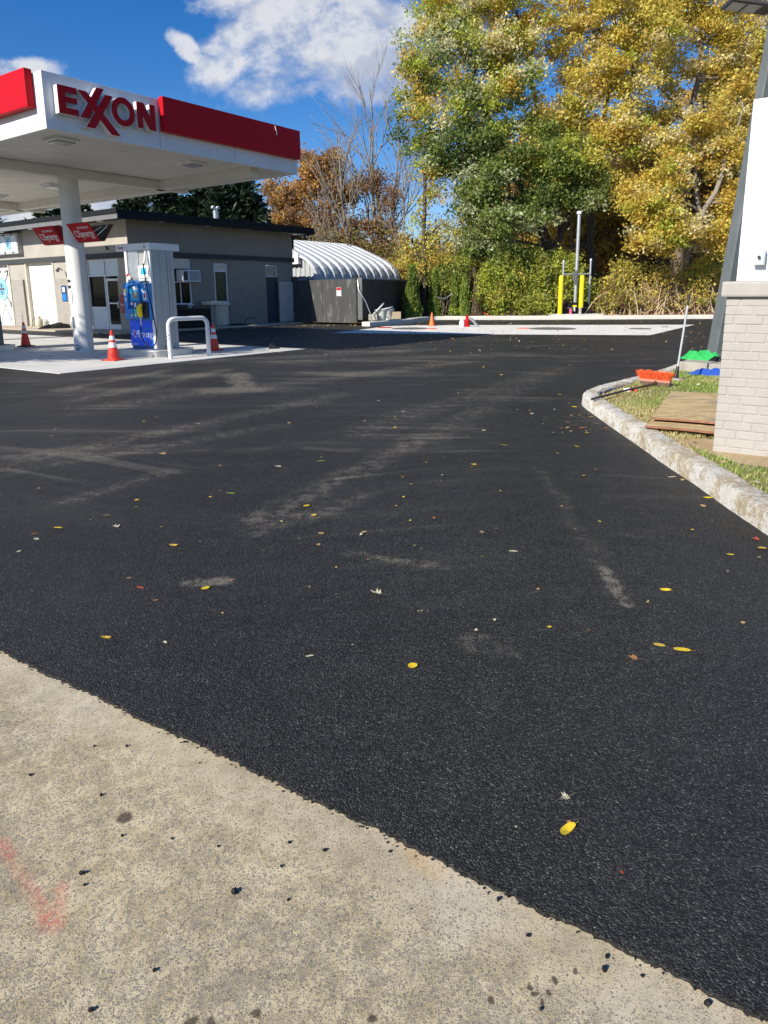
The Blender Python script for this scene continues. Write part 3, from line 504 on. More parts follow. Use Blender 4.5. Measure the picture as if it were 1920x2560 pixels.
# wall lamps and small things fixed to the wall
m = MB(); m.tube([FF(-5.05, .10, 2.72), FF(-5.05, .22, 2.80), FF(-5.0, .35, 2.78)], .025, 8); m.tube([FF(-5.0, .30, 2.82), FF(-4.97, .40, 2.68)], [.05, .09], 10); m.build('wall_lamp', 'iron', gar)
m = MB(); m.tube([FF(-1.25, .10, 3.5), FF(-1.22, .3, 3.62), FF(-.9, .4, 3.6)], .022, 8); m.tube([FF(-1.0, .40, 3.62), FF(-.85, .42, 3.5)], [.04, .07], 10); m.build('wall_lamp', 'iron', gar)
m = MB(); m.tube([FR(1.35, .1, 3.5), FR(1.35, .25, 3.58)], [.07, .05], 10); m.tube([FR(1.55, .1, 3.45), FR(1.55, .22, 3.52)], [.05, .06], 10); m.build('wall_lamp', 'fasclite', gar)
m = MB(); m.mat('bluedk').box(FF, -5.25, -4.85, .101, .13, 1.30, 2.02); m.mat('blue').box(FF, -5.2, -4.9, .13, .135, 1.33, 1.62); m.mat('wht').box(FF, -5.15, -4.97, .13, .136, 1.72, 1.95); tag(m.build('notice_board'), 'small blue notice with a white symbol on the brick pier beside the garage door', 'sign')
m = MB(); m.mat('darkred').box(FF, -.72, -.45, .10, .13, .80, 1.6); text(m, 'wht', 'FIRE', FF(-.68, .131, 1.1), 125, .09, .2, .003); tag(m.build('wall_sign_panel'), 'narrow dark red sign fixed to the brick pier left of the pump', 'sign')
# air conditioner
FA = Fr(FR(2.35, 0, 0), 37.5); ac = thing('air_conditioner', 'white window air conditioner jutting from the side wall of the garage', 'air conditioner', FR(2.7, .1, 2.15))
m = MB(); m.bbox(FA, 0, .98, -.05, .42, 2.13, 2.66, .012); m.build('casing', 'alum', ac)
m = MB()
for i in range(14): m.box(FA, .36+i*.042, .374+i*.042, .42, .428, 2.18, 2.61)
m.box(FA, .05, .28, .42, .425, 2.2, 2.6)
m.build('grille', 'black', ac); m = MB()
for i in range(5): m.box(FA, .34, .95, .428, .434, 2.2+i*.1, 2.212+i*.1)
m.build('guard_bars', 'alum', ac)
# roof vent with two bent pipes
vt = thing('roof_vent', 'silver roof vent stack with two white bent pipe tops', 'vent', FR(6.4, -2, 4.9)); q = FR(6.4, -2, 4.9); m = MB(); m.tube2(q, [(.15, 0), (.15, .72), (.17, .72), (.17, .78), (.02, .80)], 20); m.build('stack', 'steel', vt, smooth=True)
for sg_ in (-1, 1):
    m = MB(); x0 = np.array(q)+FR.a*.07*sg_+np.array([0, 0, .78]); m.tube([x0, x0+(0, 0, .16)]+[x0+FR.a*sg_*(.08-.08*math.cos(w_))+np.array([0, 0, .16+.08*math.sin(w_)]) for w_ in (.5, 1.0, 1.57, 2.2, 2.8, 3.4)], .045, 10); m.build('bent_pipe', 'wht', vt, smooth=True)

# ------------------------------------------------------------------ canopy
A = np.array([-6.57, 14.14]); FC = Fr(A, YU); FL = Fr(A, 124.5)      # right face; front face (s negative to the left)
CU, CV = 6.95, 17.0
def cp(u, v, z): return (A[0]+u*math.sin(math.radians(YU))+v*math.sin(math.radians(YV)), A[1]+u*math.cos(math.radians(YU))+v*math.cos(math.radians(YV)), z)
can = thing('fuel_canopy', 'large white and red fuel station canopy carried on a round column', 'canopy', cp(2.86, 4.36, 0))
def cbox(m, u0, u1, v0, v1, z0, z1): m.add([cp(u, v, z) for z in (z0, z1) for v in (v0, v1) for u in (u0, u1)], [(0, 1, 3, 2), (4, 6, 7, 5), (0, 4, 5, 1), (2, 3, 7, 6), (0, 2, 6, 4), (1, 5, 7, 3)])
m = MB(); cbox(m, 0, CU, 0, .08, 4.8, 5.86); cbox(m, 0, .08, .08, CV, 4.8, 5.86); cbox(m, CU-.08, CU, .08, CV, 4.8, 5.86); cbox(m, .08, CU-.08, CV-.08, CV, 4.8, 5.86); m.build('fascia', 'white', can, bevel=.008)
m = MB(); n = 42
for i in range(n):
    v0 = .08+(CV-.16)*i/n; v1 = .08+(CV-.16)*(i+1)/n; cbox(m, .08, CU-.08, v0+.004, v1-.004, 4.90, 4.96)
cbox(m, .1, CU-.1, .1, CV-.1, 4.97, 5.5); m.build('ceiling_deck', 'soffit', can)
for (u0, u1, v0, v1) in ((.5, CU-.3, 4.22, 4.5), (5.62, 5.9, .4, CV-.4), (.5, CU-.3, 12.4, 12.7)):
    m = MB(); cbox(m, u0, u1, v0, v1, 4.64, 4.66); cbox(m, u0, u1, (v0+.02 if v1-v0 < 1 else v0), (v1-.02 if v1-v0 < 1 else v1), 4.88, 4.90); mid = .5*(v0+v1) if v1-v0 < 1 else None
    if mid: cbox(m, u0, u1, v0, v1, 4.66, 4.88)
    else: cbox(m, u0, u1, v0, v1, 4.66, 4.88)
    m.build('beam', 'soffit', can, bevel=.006)
for (u, v) in ((.95, 1.15), (4.4, 1.2), (4.2, 7.4), (4.2, 10.9), (.95, 7.4), (.95, 10.9)):
    m = MB(); cbox(m, u-.27, u+.27, v-.27, v+.27, 4.84, 4.90); l = m.build('ceiling_light', 'wht', can, bevel=.01); m = MB(); m.prism([cp(u-.2, v-.2, 4.84), cp(u+.2, v-.2, 4.84), cp(u+.2, v+.2, 4.84), cp(u-.2, v+.2, 4.84)], (0, 0, -.03)); m.build('lens', 'lens', l)
colb = G(212, 880); m = MB(); m.tube2((colb[0], colb[1], .012), [(.262, 0), (.262, .02), (.255, .03), (.255, 4.64)], 40); col = m.build('column', 'colw', can, smooth=True)
c2 = cp(2.86, 12.55, .012); m = MB(); m.tube2(c2, [(.262, 0), (.262, .02), (.255, .03), (.255, 4.64)], 40); m.build('column', 'colw', can, smooth=True)
# things on the column: access plate, small text, conduit box, floodlight at the foot
cf = Fr((colb[0], colb[1], 0), 100.0)
m = MB(); m.mat('ink')
for r_ in range(2):
    for k_ in range(5): a_ = .25+k_*.16; q = Fr((colb[0], colb[1], 0), 118+k_*9); m.box(q, -.03, .03, .256, .259, 1.93-r_*.16, 2.01-r_*.16)
m.build('hand_lettered_notice', None, col)
q = Fr((colb[0], colb[1], 0), 128); m = MB(); m.box(q, -.09, .09, .245, .26, 1.35, 1.72); m.build('access_plate', 'colw', col, bevel=.004); m = MB(); m.bbox(q, -.05, .07, .25, .31, .72, 1.0, .01); m.build('switch_box', 'chip', col)
q = G(195, 882); m = MB(); m.tube([(q[0]-.03, q[1]-.03, .15), (q[0]+.08, q[1]+.12, .15)], .09, 16); m.tube([(q[0]-.05, q[1]-.05, .15), (q[0]-.03, q[1]-.03, .15)], [.06, .09], 16); m.build('foot_lamp', 'galv', col, smooth=True)
# red boxes
m = MB(); m.bbox(FC, 2.6, 6.93, .01, .17, 5.17, 5.90, .02); m.build('red_fascia_box', 'red', can)
m = MB(); m.bbox(FL, -16.9, -.30, .01, .17, 5.21, 5.92, .02); m.build('red_fascia_box', 'red', can)
# EXXON channel letters
m = MB(); d0, d1_ = .005, .175
LT = {'E': [(.20, 5.10), (.60, 5.10), (.60, 5.22), (.355, 5.22), (.355, 5.315), (.59, 5.315), (.59, 5.425), (.355, 5.425), (.355, 5.50), (.60, 5.50), (.60, 5.62), (.20, 5.62)],
      'S0': [(.62, 5.61), (.80, 5.61), (1.50, 4.87), (1.29, 4.87)], 'S1': [(1.03, 5.73), (1.19, 5.73), (.81, 5.10), (.63, 5.10)], 'S2': [(1.21, 5.63), (1.38, 5.63), (.93, 4.93), (.74, 4.93)],
      'N': [(1.93, 5.12), (2.06, 5.12), (2.06, 5.40), (2.22, 5.12), (2.38, 5.12), (2.38, 5.65), (2.245, 5.65), (2.245, 5.38), (2.10, 5.65), (1.93, 5.65)]}
def letters(mb, mat, d0, d1, grow=0.):
    mb.mat(mat)
    for k_, (nm, pp) in enumerate(LT.items()): mb.fp(FC, pp, d0+.0013*k_, d1+.0013*k_)
    N_ = 40; o_ = [(1.605+.268*math.cos(t), 5.375+.285*math.sin(t)) for t in np.linspace(0, 2*math.pi, N_+1)[:-1]]; i_ = [(1.605+.145*math.cos(t), 5.375+.165*math.sin(t)) for t in np.linspace(0, 2*math.pi, N_+1)[:-1]]
    vs = [FC(u, d0, z) for u, z in o_]+[FC(u, d0, z) for u, z in i_]+[FC(u, d1, z) for u, z in o_]+[FC(u, d1, z) for u, z in i_]; fs = []
    for j in range(N_): k2 = (j+1) % N_; fs += [(j, k2, N_+k2, N_+j), (2*N_+j, 3*N_+j, 3*N_+k2, 2*N_+k2), (j, 2*N_+j, 2*N_+k2, k2), (N_+j, N_+k2, 3*N_+k2, 3*N_+j)]
    mb.add(vs, fs)
letters(m, 'white', .003, .165); letters(m, 'redp', .166, .176); m.build('sign_letters', None, can)
for F_, a_, z_ in ((FC, 2.585, 5.84), (FC, 4.75, 5.15), (FL, -2.6, 5.2)): m = MB(); m.box(F_, a_, a_+.006, .0, .003, 4.82, z_); m.build('panel_joint', 'iron', can)
m = MB(); q = [FC(5.98, .19, 5.86), FC(6.0, .20, 5.78), FC(6.03, .20, 5.70), FC(6.02, .20, 5.64)]; m.tube(q, [.008, .012, .01, .02], 6); m.build('loose_strip', 'wht', can)

# ------------------------------------------------------------------ hanging signs on the column
def flag(sgn, label, closed):
    F = Fr((colb[0], colb[1], 0), 124.0); a, b = (.34, 1.30) if sgn > 0 else (-1.34, -.36)
    t = thing('pump_sign', label, 'sign', F((a+b)/2, 0, 3.0), 'red trough shaped signs on the canopy column')
    def panel(d0, z0, d1, z1, th=.02): return [F(a, d0, z0), F(b, d0, z0), F(b, d1, z1), F(a, d1, z1)]
    m = MB(); m.prism(panel(.06, 3.0, .37, 3.45), np.array(F(0, .02, -.012))-np.array(F(0, 0, 0))); o = m.build('front_panel', 'redp', t)
    m = MB(); m.prism(panel(-.06, 3.0, -.37, 3.45), np.array(F(0, -.02, -.012))-np.array(F(0, 0, 0))); m.build('back_panel', 'darkred', t)
    m = MB(); m.prism([F(a+.02, -.055, 3.01), F(b-.005, -.055, 3.01), F(b-.005, -.355, 3.44), F(a+.02, -.355, 3.44)], np.array(F(0, .006, .004))-np.array(F(0, 0, 0))); m.build('inner_dark_sheet', 'black', t)  # black sheet added to make the inside of the trough dark
    m = MB(); m.box(F, a, b, -.06, .06, 2.985, 3.0); m.build('bottom_strip', 'darkred', t)
    ee = [a] if not closed else [a, b]
    if sgn < 0: ee = [a, b]
    for e in ee: m = MB(); m.prism([F(e, -.06, 3.0), F(e, .06, 3.0), F(e, .36, 3.44), F(e, -.36, 3.44)], tuple(F.a*.012)); m.build('end_panel', 'darkred', t)
    U = np.array(F(0, .31, .45))-np.array(F(0, 0, 0)); U /= np.linalg.norm(U); N = np.cross(F.a, U); N = N if N[2] < 0 else -N; N = np.cross(F.a, U)
    tl = (F.a, U, N)
    def pt(s_, k): q = np.array(F(s_, .06+.31*k, 3.0+.45*k)) + N*.022; return q
    m = MB(); text(m, 'wht', 'Synergy', pt(a+.28, .14), 0, .27, .64, .004, .002, tilt=tl); text(m, 'wht', 'FUEL TECHNOLOGY', pt(a+.36, .70), 0, .06, .50, .004, .004, tilt=tl)
    for k in range(8):
        w_ = k*math.pi/4; c = pt(a+.18, .45)+F.a*.085*math.cos(w_)+U*.085*math.sin(w_); m.mat('wht').tube([c, c+N*.004], .022, 8)
    m.build('lettering', None, t)
    if sgn < 0:
        FE = Fr(F(b, 0, 0), 34.0); m = MB(); text(m, 'wht', '4', FE(-.02, .016, 3.27), 34, .11, None, .004, .01); m.build('pump_number', None, t); m = MB(); text(m, 'wht', '6', FE(-.05, .016, 3.08), 34, .11, None, .004, .01); m.build('pump_number', None, t)
    else:
        m = MB(); m.tube([F(b-.1, .1, 3.1), F(b-.08, -.25, 3.4)], .012, 6); m.tube([F(b-.3, .1, 3.2), F(b-.28, -.2, 3.38)], .012, 6); m.build('bracket_rods', 'wht', t)
flag(1, 'red trough shaped sign right of the column with its end open', False); flag(-1, 'red trough shaped sign left of the column, numbered on its end', True)

# ------------------------------------------------------------------ fuel dispenser and island
def island(parent, F, L0, L1, D0, D1, h=.17):
    def lobe(u0, u1, d0, d1, r=.16):
        pts = []
        for cx, cy, a0 in ((u1-r, d1-r, 0), (u0+r, d1-r, 90), (u0+r, d0+r, 180), (u1-r, d0+r, 270)): pts += [(cx+r*math.cos(math.radians(a0+k*15)), cy+r*math.sin(math.radians(a0+k*15))) for k in range(7)]
        return pts
    m = MB(); m.prism([F(u, d, .012) for u, d in lobe(L0, L1, D0, D1)], (0, 0, h-.03)); m.mat('steel'); o = m.build('steel_skirt', 'steel', parent, smooth=True); m = MB(); m.prism([F(u, d, h-.018) for u, d in lobe(L0-.012, L1+.012, D0-.012, D1+.012)], (0, 0, .018)); m.build('island_top', 'slab', parent, smooth=False)
def dispenser(P1, yaw, label, gname, mirror=False, full=True):
    F = Fr((P1[0], P1[1], 0), yaw); t = thing('fuel_dispenser', label, 'fuel pump', F(-.5, -.3, 0), 'fuel pumps under the canopy')
    W_, D_ = 1.0, .70
    m = MB(); m.bbox(F, -W_, 0, -D_, 0, .17, 2.70, .012)
    for u in (.17, .34, .52): pass
    b = m.build('cabinet', 'pumpgrey', t); SF = Fr(F(0, 0, 0), yaw-90)            # side panel with folded ribs
    m = MB()
    for u0, u1, dd in ((.02, .20, .012), (.23, .44, .006), (.47, .54, .022), (.56, .69, .010)): m.bbox(SF, u0, u1, -.01, dd, .18, 2.68, .004)
    m.build('side_cladding', 'pumpgrey', t)
    m = MB(); m.bbox(F, -1.30, .02, -D_-.20, .06, 2.70, 2.87, .01); cpn = m.build('top_canopy', 'white', t)
    m = MB(); text(m, 'redp', 'Exxon', F(-1.21, .062, 2.745), yaw, .085, .20, .003, .003); text(m, 'ink', '6', F(-.20, .062, 2.735), yaw, .10, .05, .003, .005); m.build('canopy_lettering', None, cpn)
    m = MB(); m.bbox(F, -1.0, -.91, 0, .05, 1.88, 2.70, .008); m.bbox(F, -.09, .0, 0, .06, .2, 2.70, .008); m.build('corner_trim', 'white', t)
    m = MB(); m.box(F, -.91, -.50, .002, .02, 1.9, 2.69); m.build('recess_panel', 'steel', t)
    m = MB(); m.bbox(F, -.48, -.07, .02, .06, 1.93, 2.31, .006); ad = m.build('advert_panel', 'wht', t); m = MB(); m.mat('cyan').box(F, -.38, -.17, .06, .064, 2.09, 2.26); m.mat('paleblue').box(F, -.36, -.29, .064, .066, 2.19, 2.24); text(m, 'ink', 'Smarter savings', F(-.42, .062, 1.975), yaw, .04, .28, .002); m.build('advert_print', None, ad)
    # lower poster panel
    m = MB(); m.bbox(F, -1.0, -.01, 0, .05, .26, .93, .006); lo = m.build('lower_panel', 'bluel', t); m = MB(); m.box(F, -.98, -.03, 0, .03, .17, .26); m.build('kick_plate', 'bluedk', t)
    m = MB(); text(m, 'wht', 'Synergy', F(-.70, .052, .43), yaw, .24, .66, .003, .006); text(m, 'cyan', 'FUEL TECHNOLOGY', F(-.58, .052, .69), yaw, .035, .46, .003); text(m, 'wht', 'Exxon', F(-.91, .052, .25+.03), yaw, .06, .17, .003, .01)
    for k in range(10):
        w_ = k*math.pi/5; m.mat(('wht', 'paleblue', 'magenta', 'wht', 'cyan')[k % 5]); c = np.array(F(-.83+.085*math.cos(w_), .05, .57+.085*math.sin(w_))); m.tube([c, c+F.b*.004], .024, 8)
    m.mat('magenta'); c = np.array(F(-.83, .05, .57)); m.tube([c, c+F.b*.004], .038, 12)
    m.mat('cyan')
    for u, z, r_ in ((-.12, .36, .035), (-.2, .42, .028), (-.1, .45, .025), (-.17, .32, .02), (-.45, .30, .025), (-.08, .30, .022)): c = np.array(F(u, .05, z)); m.tube([c, c+F.b*.003], r_, 6)
    m.build('poster_print', None, lo)
    # control head
    m = MB(); hd = [(-1.05, .95), (-.02, .95), (-.02, 1.87), (-.36, 1.87), (-.50, 1.93), (-.66, 1.955), (-.82, 1.92), (-.93, 1.86), (-1.05, 1.86)]; m.fp(F, hd, .0, .13); h = m.build('control_head', 'blue', t, bevel=.012)
    fr_ = [(-.85, 1.22), (-.82, 1.80), (-.66, 1.87), (-.50, 1.87), (-.37, 1.80), (-.36, 1.22)]
    m = MB(); pp = fr_+[(-.385, 1.24), (-.395, 1.78), (-.51, 1.84), (-.66, 1.84), (-.795, 1.78), (-.825, 1.24)]; 
    for i in range(5): m.fp(F, [fr_[i], fr_[i+1], pp[len(fr_)+4-i] if i < 5 else 0, pp[len(fr_)+5-i]], .13, .19)
    m.build('hood_rim', 'blue', h)
    m = MB(); m.mat('cyan').box(F, -.79, -.42, .13, .134, 1.44, 1.78); m.mat('bluedk').box(F, -.80, -.40, .131, .136, 1.22, 1.42); m.mat('wht').box(F, -.77, -.70, .134, .15, 1.32, 1.40); m.mat('alum').box(F, -.62, -.55, .134, .16, 1.27, 1.38)
    for u, mt_ in ((-.80, 'blue'), (-.66, 'teal'), (-.53, 'redo')): m.mat(mt_).box(F, u, u+.11, .13, .145, 1.02, 1.22)
    m.build('selector_panel', None, h)
    for u in (-.75, -.61, -.48):
        m = MB(); c = np.array(F(u, .13, 1.06)); m.mat('label').tube([c, c+F.b*.03], .034, 14); m.build('grade_button', None, h)
    m = MB(); m.box(F, -.68, -.48, .134, .142, 1.50, 1.65); m.build('screen', 'screen', h); m = MB(); m.box(F, -.64, -.47, .134, .145, 1.70, 1.79); m.build('keypad', 'alum', h)
    m = MB(); m.mat('label').box(F, -1.03, -.92, .13, .134, 1.64, 1.74); m.mat('wht').box(F, -1.03, -.95, .13, .134, 1.57, 1.62); m.box(F, -.99, -.95, .13, .134, 1.42, 1.52); m.box(F, -.28, -.16, .13, .135, 1.45, 1.68); m.mat('redp').box(F, -.25, -.19, .135, .137, 1.5, 1.62)
    for u, z in ((-.18, 1.76), (-.30, 1.68), (-.98, 1.46)): m.mat('wht').fp(F, [(u-.025, z), (u+.025, z), (u, z+.07)], .134, .137)
    for k in range(4): m.box(F, -.72, -.705, .134, .137, 1.52+k*.03, 1.54+k*.03); m.box(F, -.45, -.435, .134, .137, 1.52+k*.03, 1.54+k*.03)
    m.build('stickers', None, h)
    m = MB(); m.box(F, -.30, -.10, .13, .16, .98, 1.40); m.build('nozzle_boot', 'black', h)
    m = MB(); m.mat('yellow'); m.tube([F(-.33, .20, 1.02), F(-.335, .23, 1.15), F(-.31, .25, 1.27), F(-.26, .22, 1.36)], [.045, .075, .07, .03], 12); m.mat('black').tube([F(-.26, .22, 1.36), F(-.22, .18, 1.40)], .025, 8); m.build('nozzle', None, t, smooth=True)
    m = MB(); m.mat('steel').tube([F(-.35, .20, .80), F(-.35, .20, 1.02)], .02, 8); m.mat('rubber'); pth = [(-.35, .80), (-.37, .66), (-.35, .50), (-.27, .37), (-.14, .27), (.02, .25), (.16, .34), (.23, .50), (.24, .66), (.19, .95), (.10, 1.35), (.0, 1.8), (-.06, 2.2), (-.07, 2.35)]
    m.tube([F(u, .22, z) for u, z in pth], .016, 8); m.mat('alum').tube([F(-.07, .2, 2.33), F(-.08, .14, 2.5), F(-.10, .10, 2.66)], .028, 8); m.build('hose', None, t, smooth=True)
    m = MB(); m.mat('wht').fp(F, [(-.96, 1.97), (-.80, 1.97), (-.80, 2.04), (-.88, 2.10), (-.96, 2.08)], .05, .056); m.mat('redp').fp(F, [(-.95, 2.06), (-.87, 2.06), (-.87, 2.12), (-.95, 2.12)], .056, .06); m.build('clip_card', None, t)
    island(t, F, -1.28, .30, -.98, .32)
    return t
dispenser((-5.86, 17.61), 122, 'blue and grey fuel pump with a yellow nozzle behind the white hoop guard', 'x')
# second pump, its edge shows at the left border of the picture
q = G(10, 862, .17); _b = Fr((0, 0), 122).b; F2 = Fr((q[0]+_b[0]*.75, q[1]+_b[1]*.75, 0), 122)
t = thing('fuel_dispenser', 'grey flank of another fuel pump cut by the left picture edge', 'fuel pump', F2(-.5, -.3, 0), 'fuel pumps under the canopy')
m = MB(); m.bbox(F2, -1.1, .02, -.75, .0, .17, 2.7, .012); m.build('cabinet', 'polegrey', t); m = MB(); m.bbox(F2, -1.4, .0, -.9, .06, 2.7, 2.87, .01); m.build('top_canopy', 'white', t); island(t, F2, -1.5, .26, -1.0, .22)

# ------------------------------------------------------------------ white hoop guard
bl, br = G(427, 898), G(523, 890); m = MB(); dirv = (br-bl)/np.linalg.norm(br-bl); Lb = np.linalg.norm(br-bl); H_ = .99; R_ = .17; pth = [bl+(0, 0, 0), bl+(0, 0, H_-R_)]
pth += [bl+dirv*(R_-R_*math.cos(w_))+np.array([0, 0, H_-R_+R_*math.sin(w_)]) for w_ in np.linspace(.2, 1.57, 6)]; pth += [br-dirv*(R_-R_*math.cos(w_))+np.array([0, 0, H_-R_+R_*math.sin(w_)]) for w_ in np.linspace(1.57, .2, 6)]; pth += [br+(0, 0, H_-R_), br]
m.tube(pth, .055, 16); hp = m.build('hoop_guard', 'white', smooth=True); tag(hp, 'white steel hoop guard with chipped paint in front of the fuel pump', 'bollard')
m = MB()
for zc, a_ in ((.62, 200), (.55, 215), (.50, 190), (.58, 175), (.46, 205), (.12, 195), (.16, 210)):
    q = Fr(bl, a_); m.fp(q, [(-.014, zc), (.004, zc-.012), (.012, zc+.01), (-.004, zc+.022)], .0, .0) if False else m.box(Fr(bl, a_-90), -.010, .010, .048, .0565, zc, zc+.028)
m.build('paint_chips', 'ink', hp)

# ------------------------------------------------------------------ traffic cones
def cone(loc, label, h, body, base, bands, r0=.145, bsz=.19, rz=0.):
    t = thing('traffic_cone', label, 'traffic cone', (0, 0, 0), 'orange traffic cones'); FZ = Fr((0, 0, 0), 20)
    m = MB(); m.bbox(FZ, -bsz, bsz, -bsz, bsz, 0, .035, .012); m.tube2((0, 0, .03), [(r0+.02, 0), (r0+.005, .02)], 28); m.build('base', base, t)
    rr = lambda z: r0 + (.028-r0)*(z-.04)/(h-.04)
    m = MB(); m.tube2((0, 0, 0), [(rr(.04), .04), (rr(h-.03), h-.03), (.026, h-.008), (.018, h), (.012, h)], 32); m.build('body', body, t, smooth=True)
    for a, b in bands: m = MB(); m.tube2((0, 0, 0), [(rr(a)+.003, a), (rr(b)+.003, b)], 32); m.build('reflective_band', 'reflect', t, smooth=True)
    t.location = (loc[0], loc[1], loc[2]); t.rotation_euler[2] = rz; return t
cone(G(281, 903)+(0, .1, .012), 'orange banded cone with red base, left of the pump near the slab corner', .735, 'cone', 'cone', [(.32, .44), (.50, .60)])
cone(G(61, 868)+(0, .1, .012), 'orange cone with white bands and black base, leftmost, before the garage doors', .76, 'cone', 'black', [(.42, .51), (.56, .66)])
cone(G(534, 878)+(0, .1, .012), 'orange banded cone standing behind the right leg of the hoop guard', .74, 'cone', 'cone', [(.34, .45), (.52, .62)])
cone(G(1080, 815.5)+(0, .1, .01), 'plain orange cone without bands on the far concrete pad', .62, 'coneor', 'coneor', [], .13, .17)
# red lubricator-like stand beside it
c = G(1163, 817.5); t = thing('red_canister', 'red canister with white jug and grey hose standing on the far concrete pad', 'canister', c); m = MB(); m.tube2((c[0]+.08, c[1], .01), [(.13, 0), (.13, .08), (.09, .12), (.11, .28), (.08, .36), (.05, .39), (.07, .43), (.06, .49), (.02, .52)], 16); m.build('body', 'redp', t, smooth=True)
m = MB(); m.tube2((c[0]-.16, c[1]-.05, .01), [(.12, 0), (.12, .24), (.07, .30), (.03, .36)], 14); m.build('jug', 'wht', t, smooth=True); m = MB(); m.tube([c+(.16, 0, .40), c+(.32, .02, .32), c+(.50, .05, .12), c+(.6, .1, .03)], [.05, .07, .06, .03], 8); m.build('hose', 'galv', t, smooth=True)
# black lump on the slab corner
c = G(682, 873); m = MB(); m.bbox(Fr(c, 80), -.12, .10, -.06, .06, .014, .10, .02); m.tube([c+(.1, 0, .04), c+(.2, .02, .03)], .02, 6); m.tube([c+(-.08, 0, .10), c+(-.05, 0, .15), c+(.03, 0, .15), c+(.06, 0, .10)], .012, 6); tag(m.build('handle_block', 'black'), 'small black handled block lying near the pointed end of the pump slab', 'hardware')

# ------------------------------------------------------------------ things along the garage
c = np.array(FF(-6.75, .55, .06)); t = thing('gas_cylinder', 'squat cream gas cylinder with a hose before the white garage door', 'gas cylinder', c)
m = MB(); m.tube2(c, [(.14, 0), (.14, .04), (.18, .07), (.19, .12), (.19, .33), (.16, .40), (.06, .43), (.04, .46)], 20); m.build('vessel', 'tank', t, smooth=True); m = MB(); m.tube2(c+(0, 0, .40), [(.09, 0), (.10, .12), (.085, .12), (.08, 0)], 16); m.tube([c+(0, 0, .45), c+(.03, 0, .66)], .02, 8); m.build('valve_collar', 'tank', t)
m = MB(); m.tube([c+(0, 0, .5), c+(-.2, 0, .5), c+(-.34, -.02, .3), c+(-.38, -.02, .02)], .012, 6); m.build('hose', 'rubber', t, smooth=True); m = MB(); m.tube2(c+(.24, .1, 0), [(.16, 0), (.17, .1), (.17, .3), (.10, .38)], 16); tag(m.build('gas_cylinder', 'bucket', smooth=True), 'pale cylinder standing half hidden behind the cream gas cylinder', 'gas cylinder')
def lump(name, mat, c, rx, ry, h, seed, label, cat, yaw=0., n=26, fold=.35, base=0.):
    r = np.random.default_rng(seed); m = MB(); ph = r.random(12)*6.28; a = math.radians(yaw); ca, sa = math.cos(a), math.sin(a)
    def hh(x, y): return max(.15, .62+.20*math.sin(3.2*x+ph[0]+1.2*y)+.12*math.sin(4.5*y+ph[1]-3*x)+.09*math.sin(9*x+5*y+ph[2]+1.5*math.sin(3*y))+.05*math.sin(17*x-8*y+ph[3]))
    k = 0; rings = 20
    m.v.append((c[0], c[1], c[2]+h*hh(0, 0)))
    for i in range(1, rings+1):
        for j in range(n*2):
            w_ = math.pi*j/n; R = i/rings*(1+.13*math.sin(3*w_+ph[4])+.10*math.sin(5*w_+ph[5])+.05*math.sin(9*w_+ph[6])); x, y = R*math.cos(w_), R*math.sin(w_)
            z = h*max(0, (1-(i/rings)**2.6))*(hh(x, y)*(1-fold)+fold*(.55+.45*math.sin(7*x+4*y+ph[7]+1.6*math.sin(2.5*x+2*y)))) + base*(i < rings); m.v.append((c[0]+x*rx*ca-y*ry*sa, c[1]+x*rx*sa+y*ry*ca, c[2]+z))
    N2 = n*2
    for j in range(N2): m.f.append([0, 1+j, 1+(j+1) % N2]); m.mi.append(0)
    for i in range(rings-1):
        for j in range(N2): m.f.append([1+i*N2+j, 1+(i+1)*N2+j, 1+(i+1)*N2+(j+1) % N2, 1+i*N2+(j+1) % N2]); m.mi.append(0)
    o = m.build(name, mat, smooth=True); return tag(o, label, cat)
lump('black_tarp', 'rubber', FF(-5.2, .6, .06), .75, .35, .34, 4, 'crumpled black tarp on the pavement beside the gas cylinders', 'tarp', yaw=35)
c = np.array(FF(-9.3, .8, .06)); t = thing('folding_trestle', 'thin grey folding frame standing against the brick pier left of the garage door', 'stand', c); m = MB(); m.tube([c+(-.35, 0, 0), c+(0, 0, 1.1)], .018, 6); m.build('leg', 'galv', t); m = MB(); m.tube([c+(0, 0, 1.1), c+(.25, .05, 0)], .018, 6); m.build('leg', 'galv', t)
# dark bin and wire rack at the side wall
c = FR(2.1, .5, .07); t = thing('waste_cart', 'black bin standing under the window air conditioner', 'bin', c); q = Fr((0, 0, 0), 37.5); q.o = np.array([CB[0], CB[1], 0.])
m = MB(); m.bbox(q, 1.55, 3.55, .18, .75, .10, .88, .05); m.build('body', 'rubber', t); m = MB(); m.bbox(q, 1.5, 3.5, .14, .8, .88, .95, .02); m.bbox(q, 2.0, 2.5, .14, .5, .95, 1.12, .05); m.build('lid', 'black', t)
c = FR(3.6, .5, .07); t = thing('cylinder_cage', 'grey wire cage with a cream top board right of the black bin', 'cage', c)
m = MB()
for i in range(13):
    u = 3.60+i*.07
    if 6 <= i <= 6: continue
    m.tube([q(u, .72, .08), q(u, .72, 1.08)], .008, 5)
for z in (.10, .45, .80, 1.05): m.tube([q(3.58, .73, z), q(4.46, .73, z)], .008, 5)
for u in (3.58, 4.46): m.tube([q(u, .2, .08), q(u, .2, 1.08)], .014, 6); m.tube([q(u, .73, .07), q(u, .73, 1.08)], .014, 6)
m.build('wire_mesh', 'galv', t); m = MB(); m.bbox(q, 3.5, 4.52, .12, .80, 1.08, 1.24, .015); m.build('top_board', 'beige', t); m = MB(); m.tube2(q(3.8, .4, .07), [(.13, 0), (.14, .1), (.14, .8), (.05, .9)], 14); m.build('cylinder', 'screen', t)
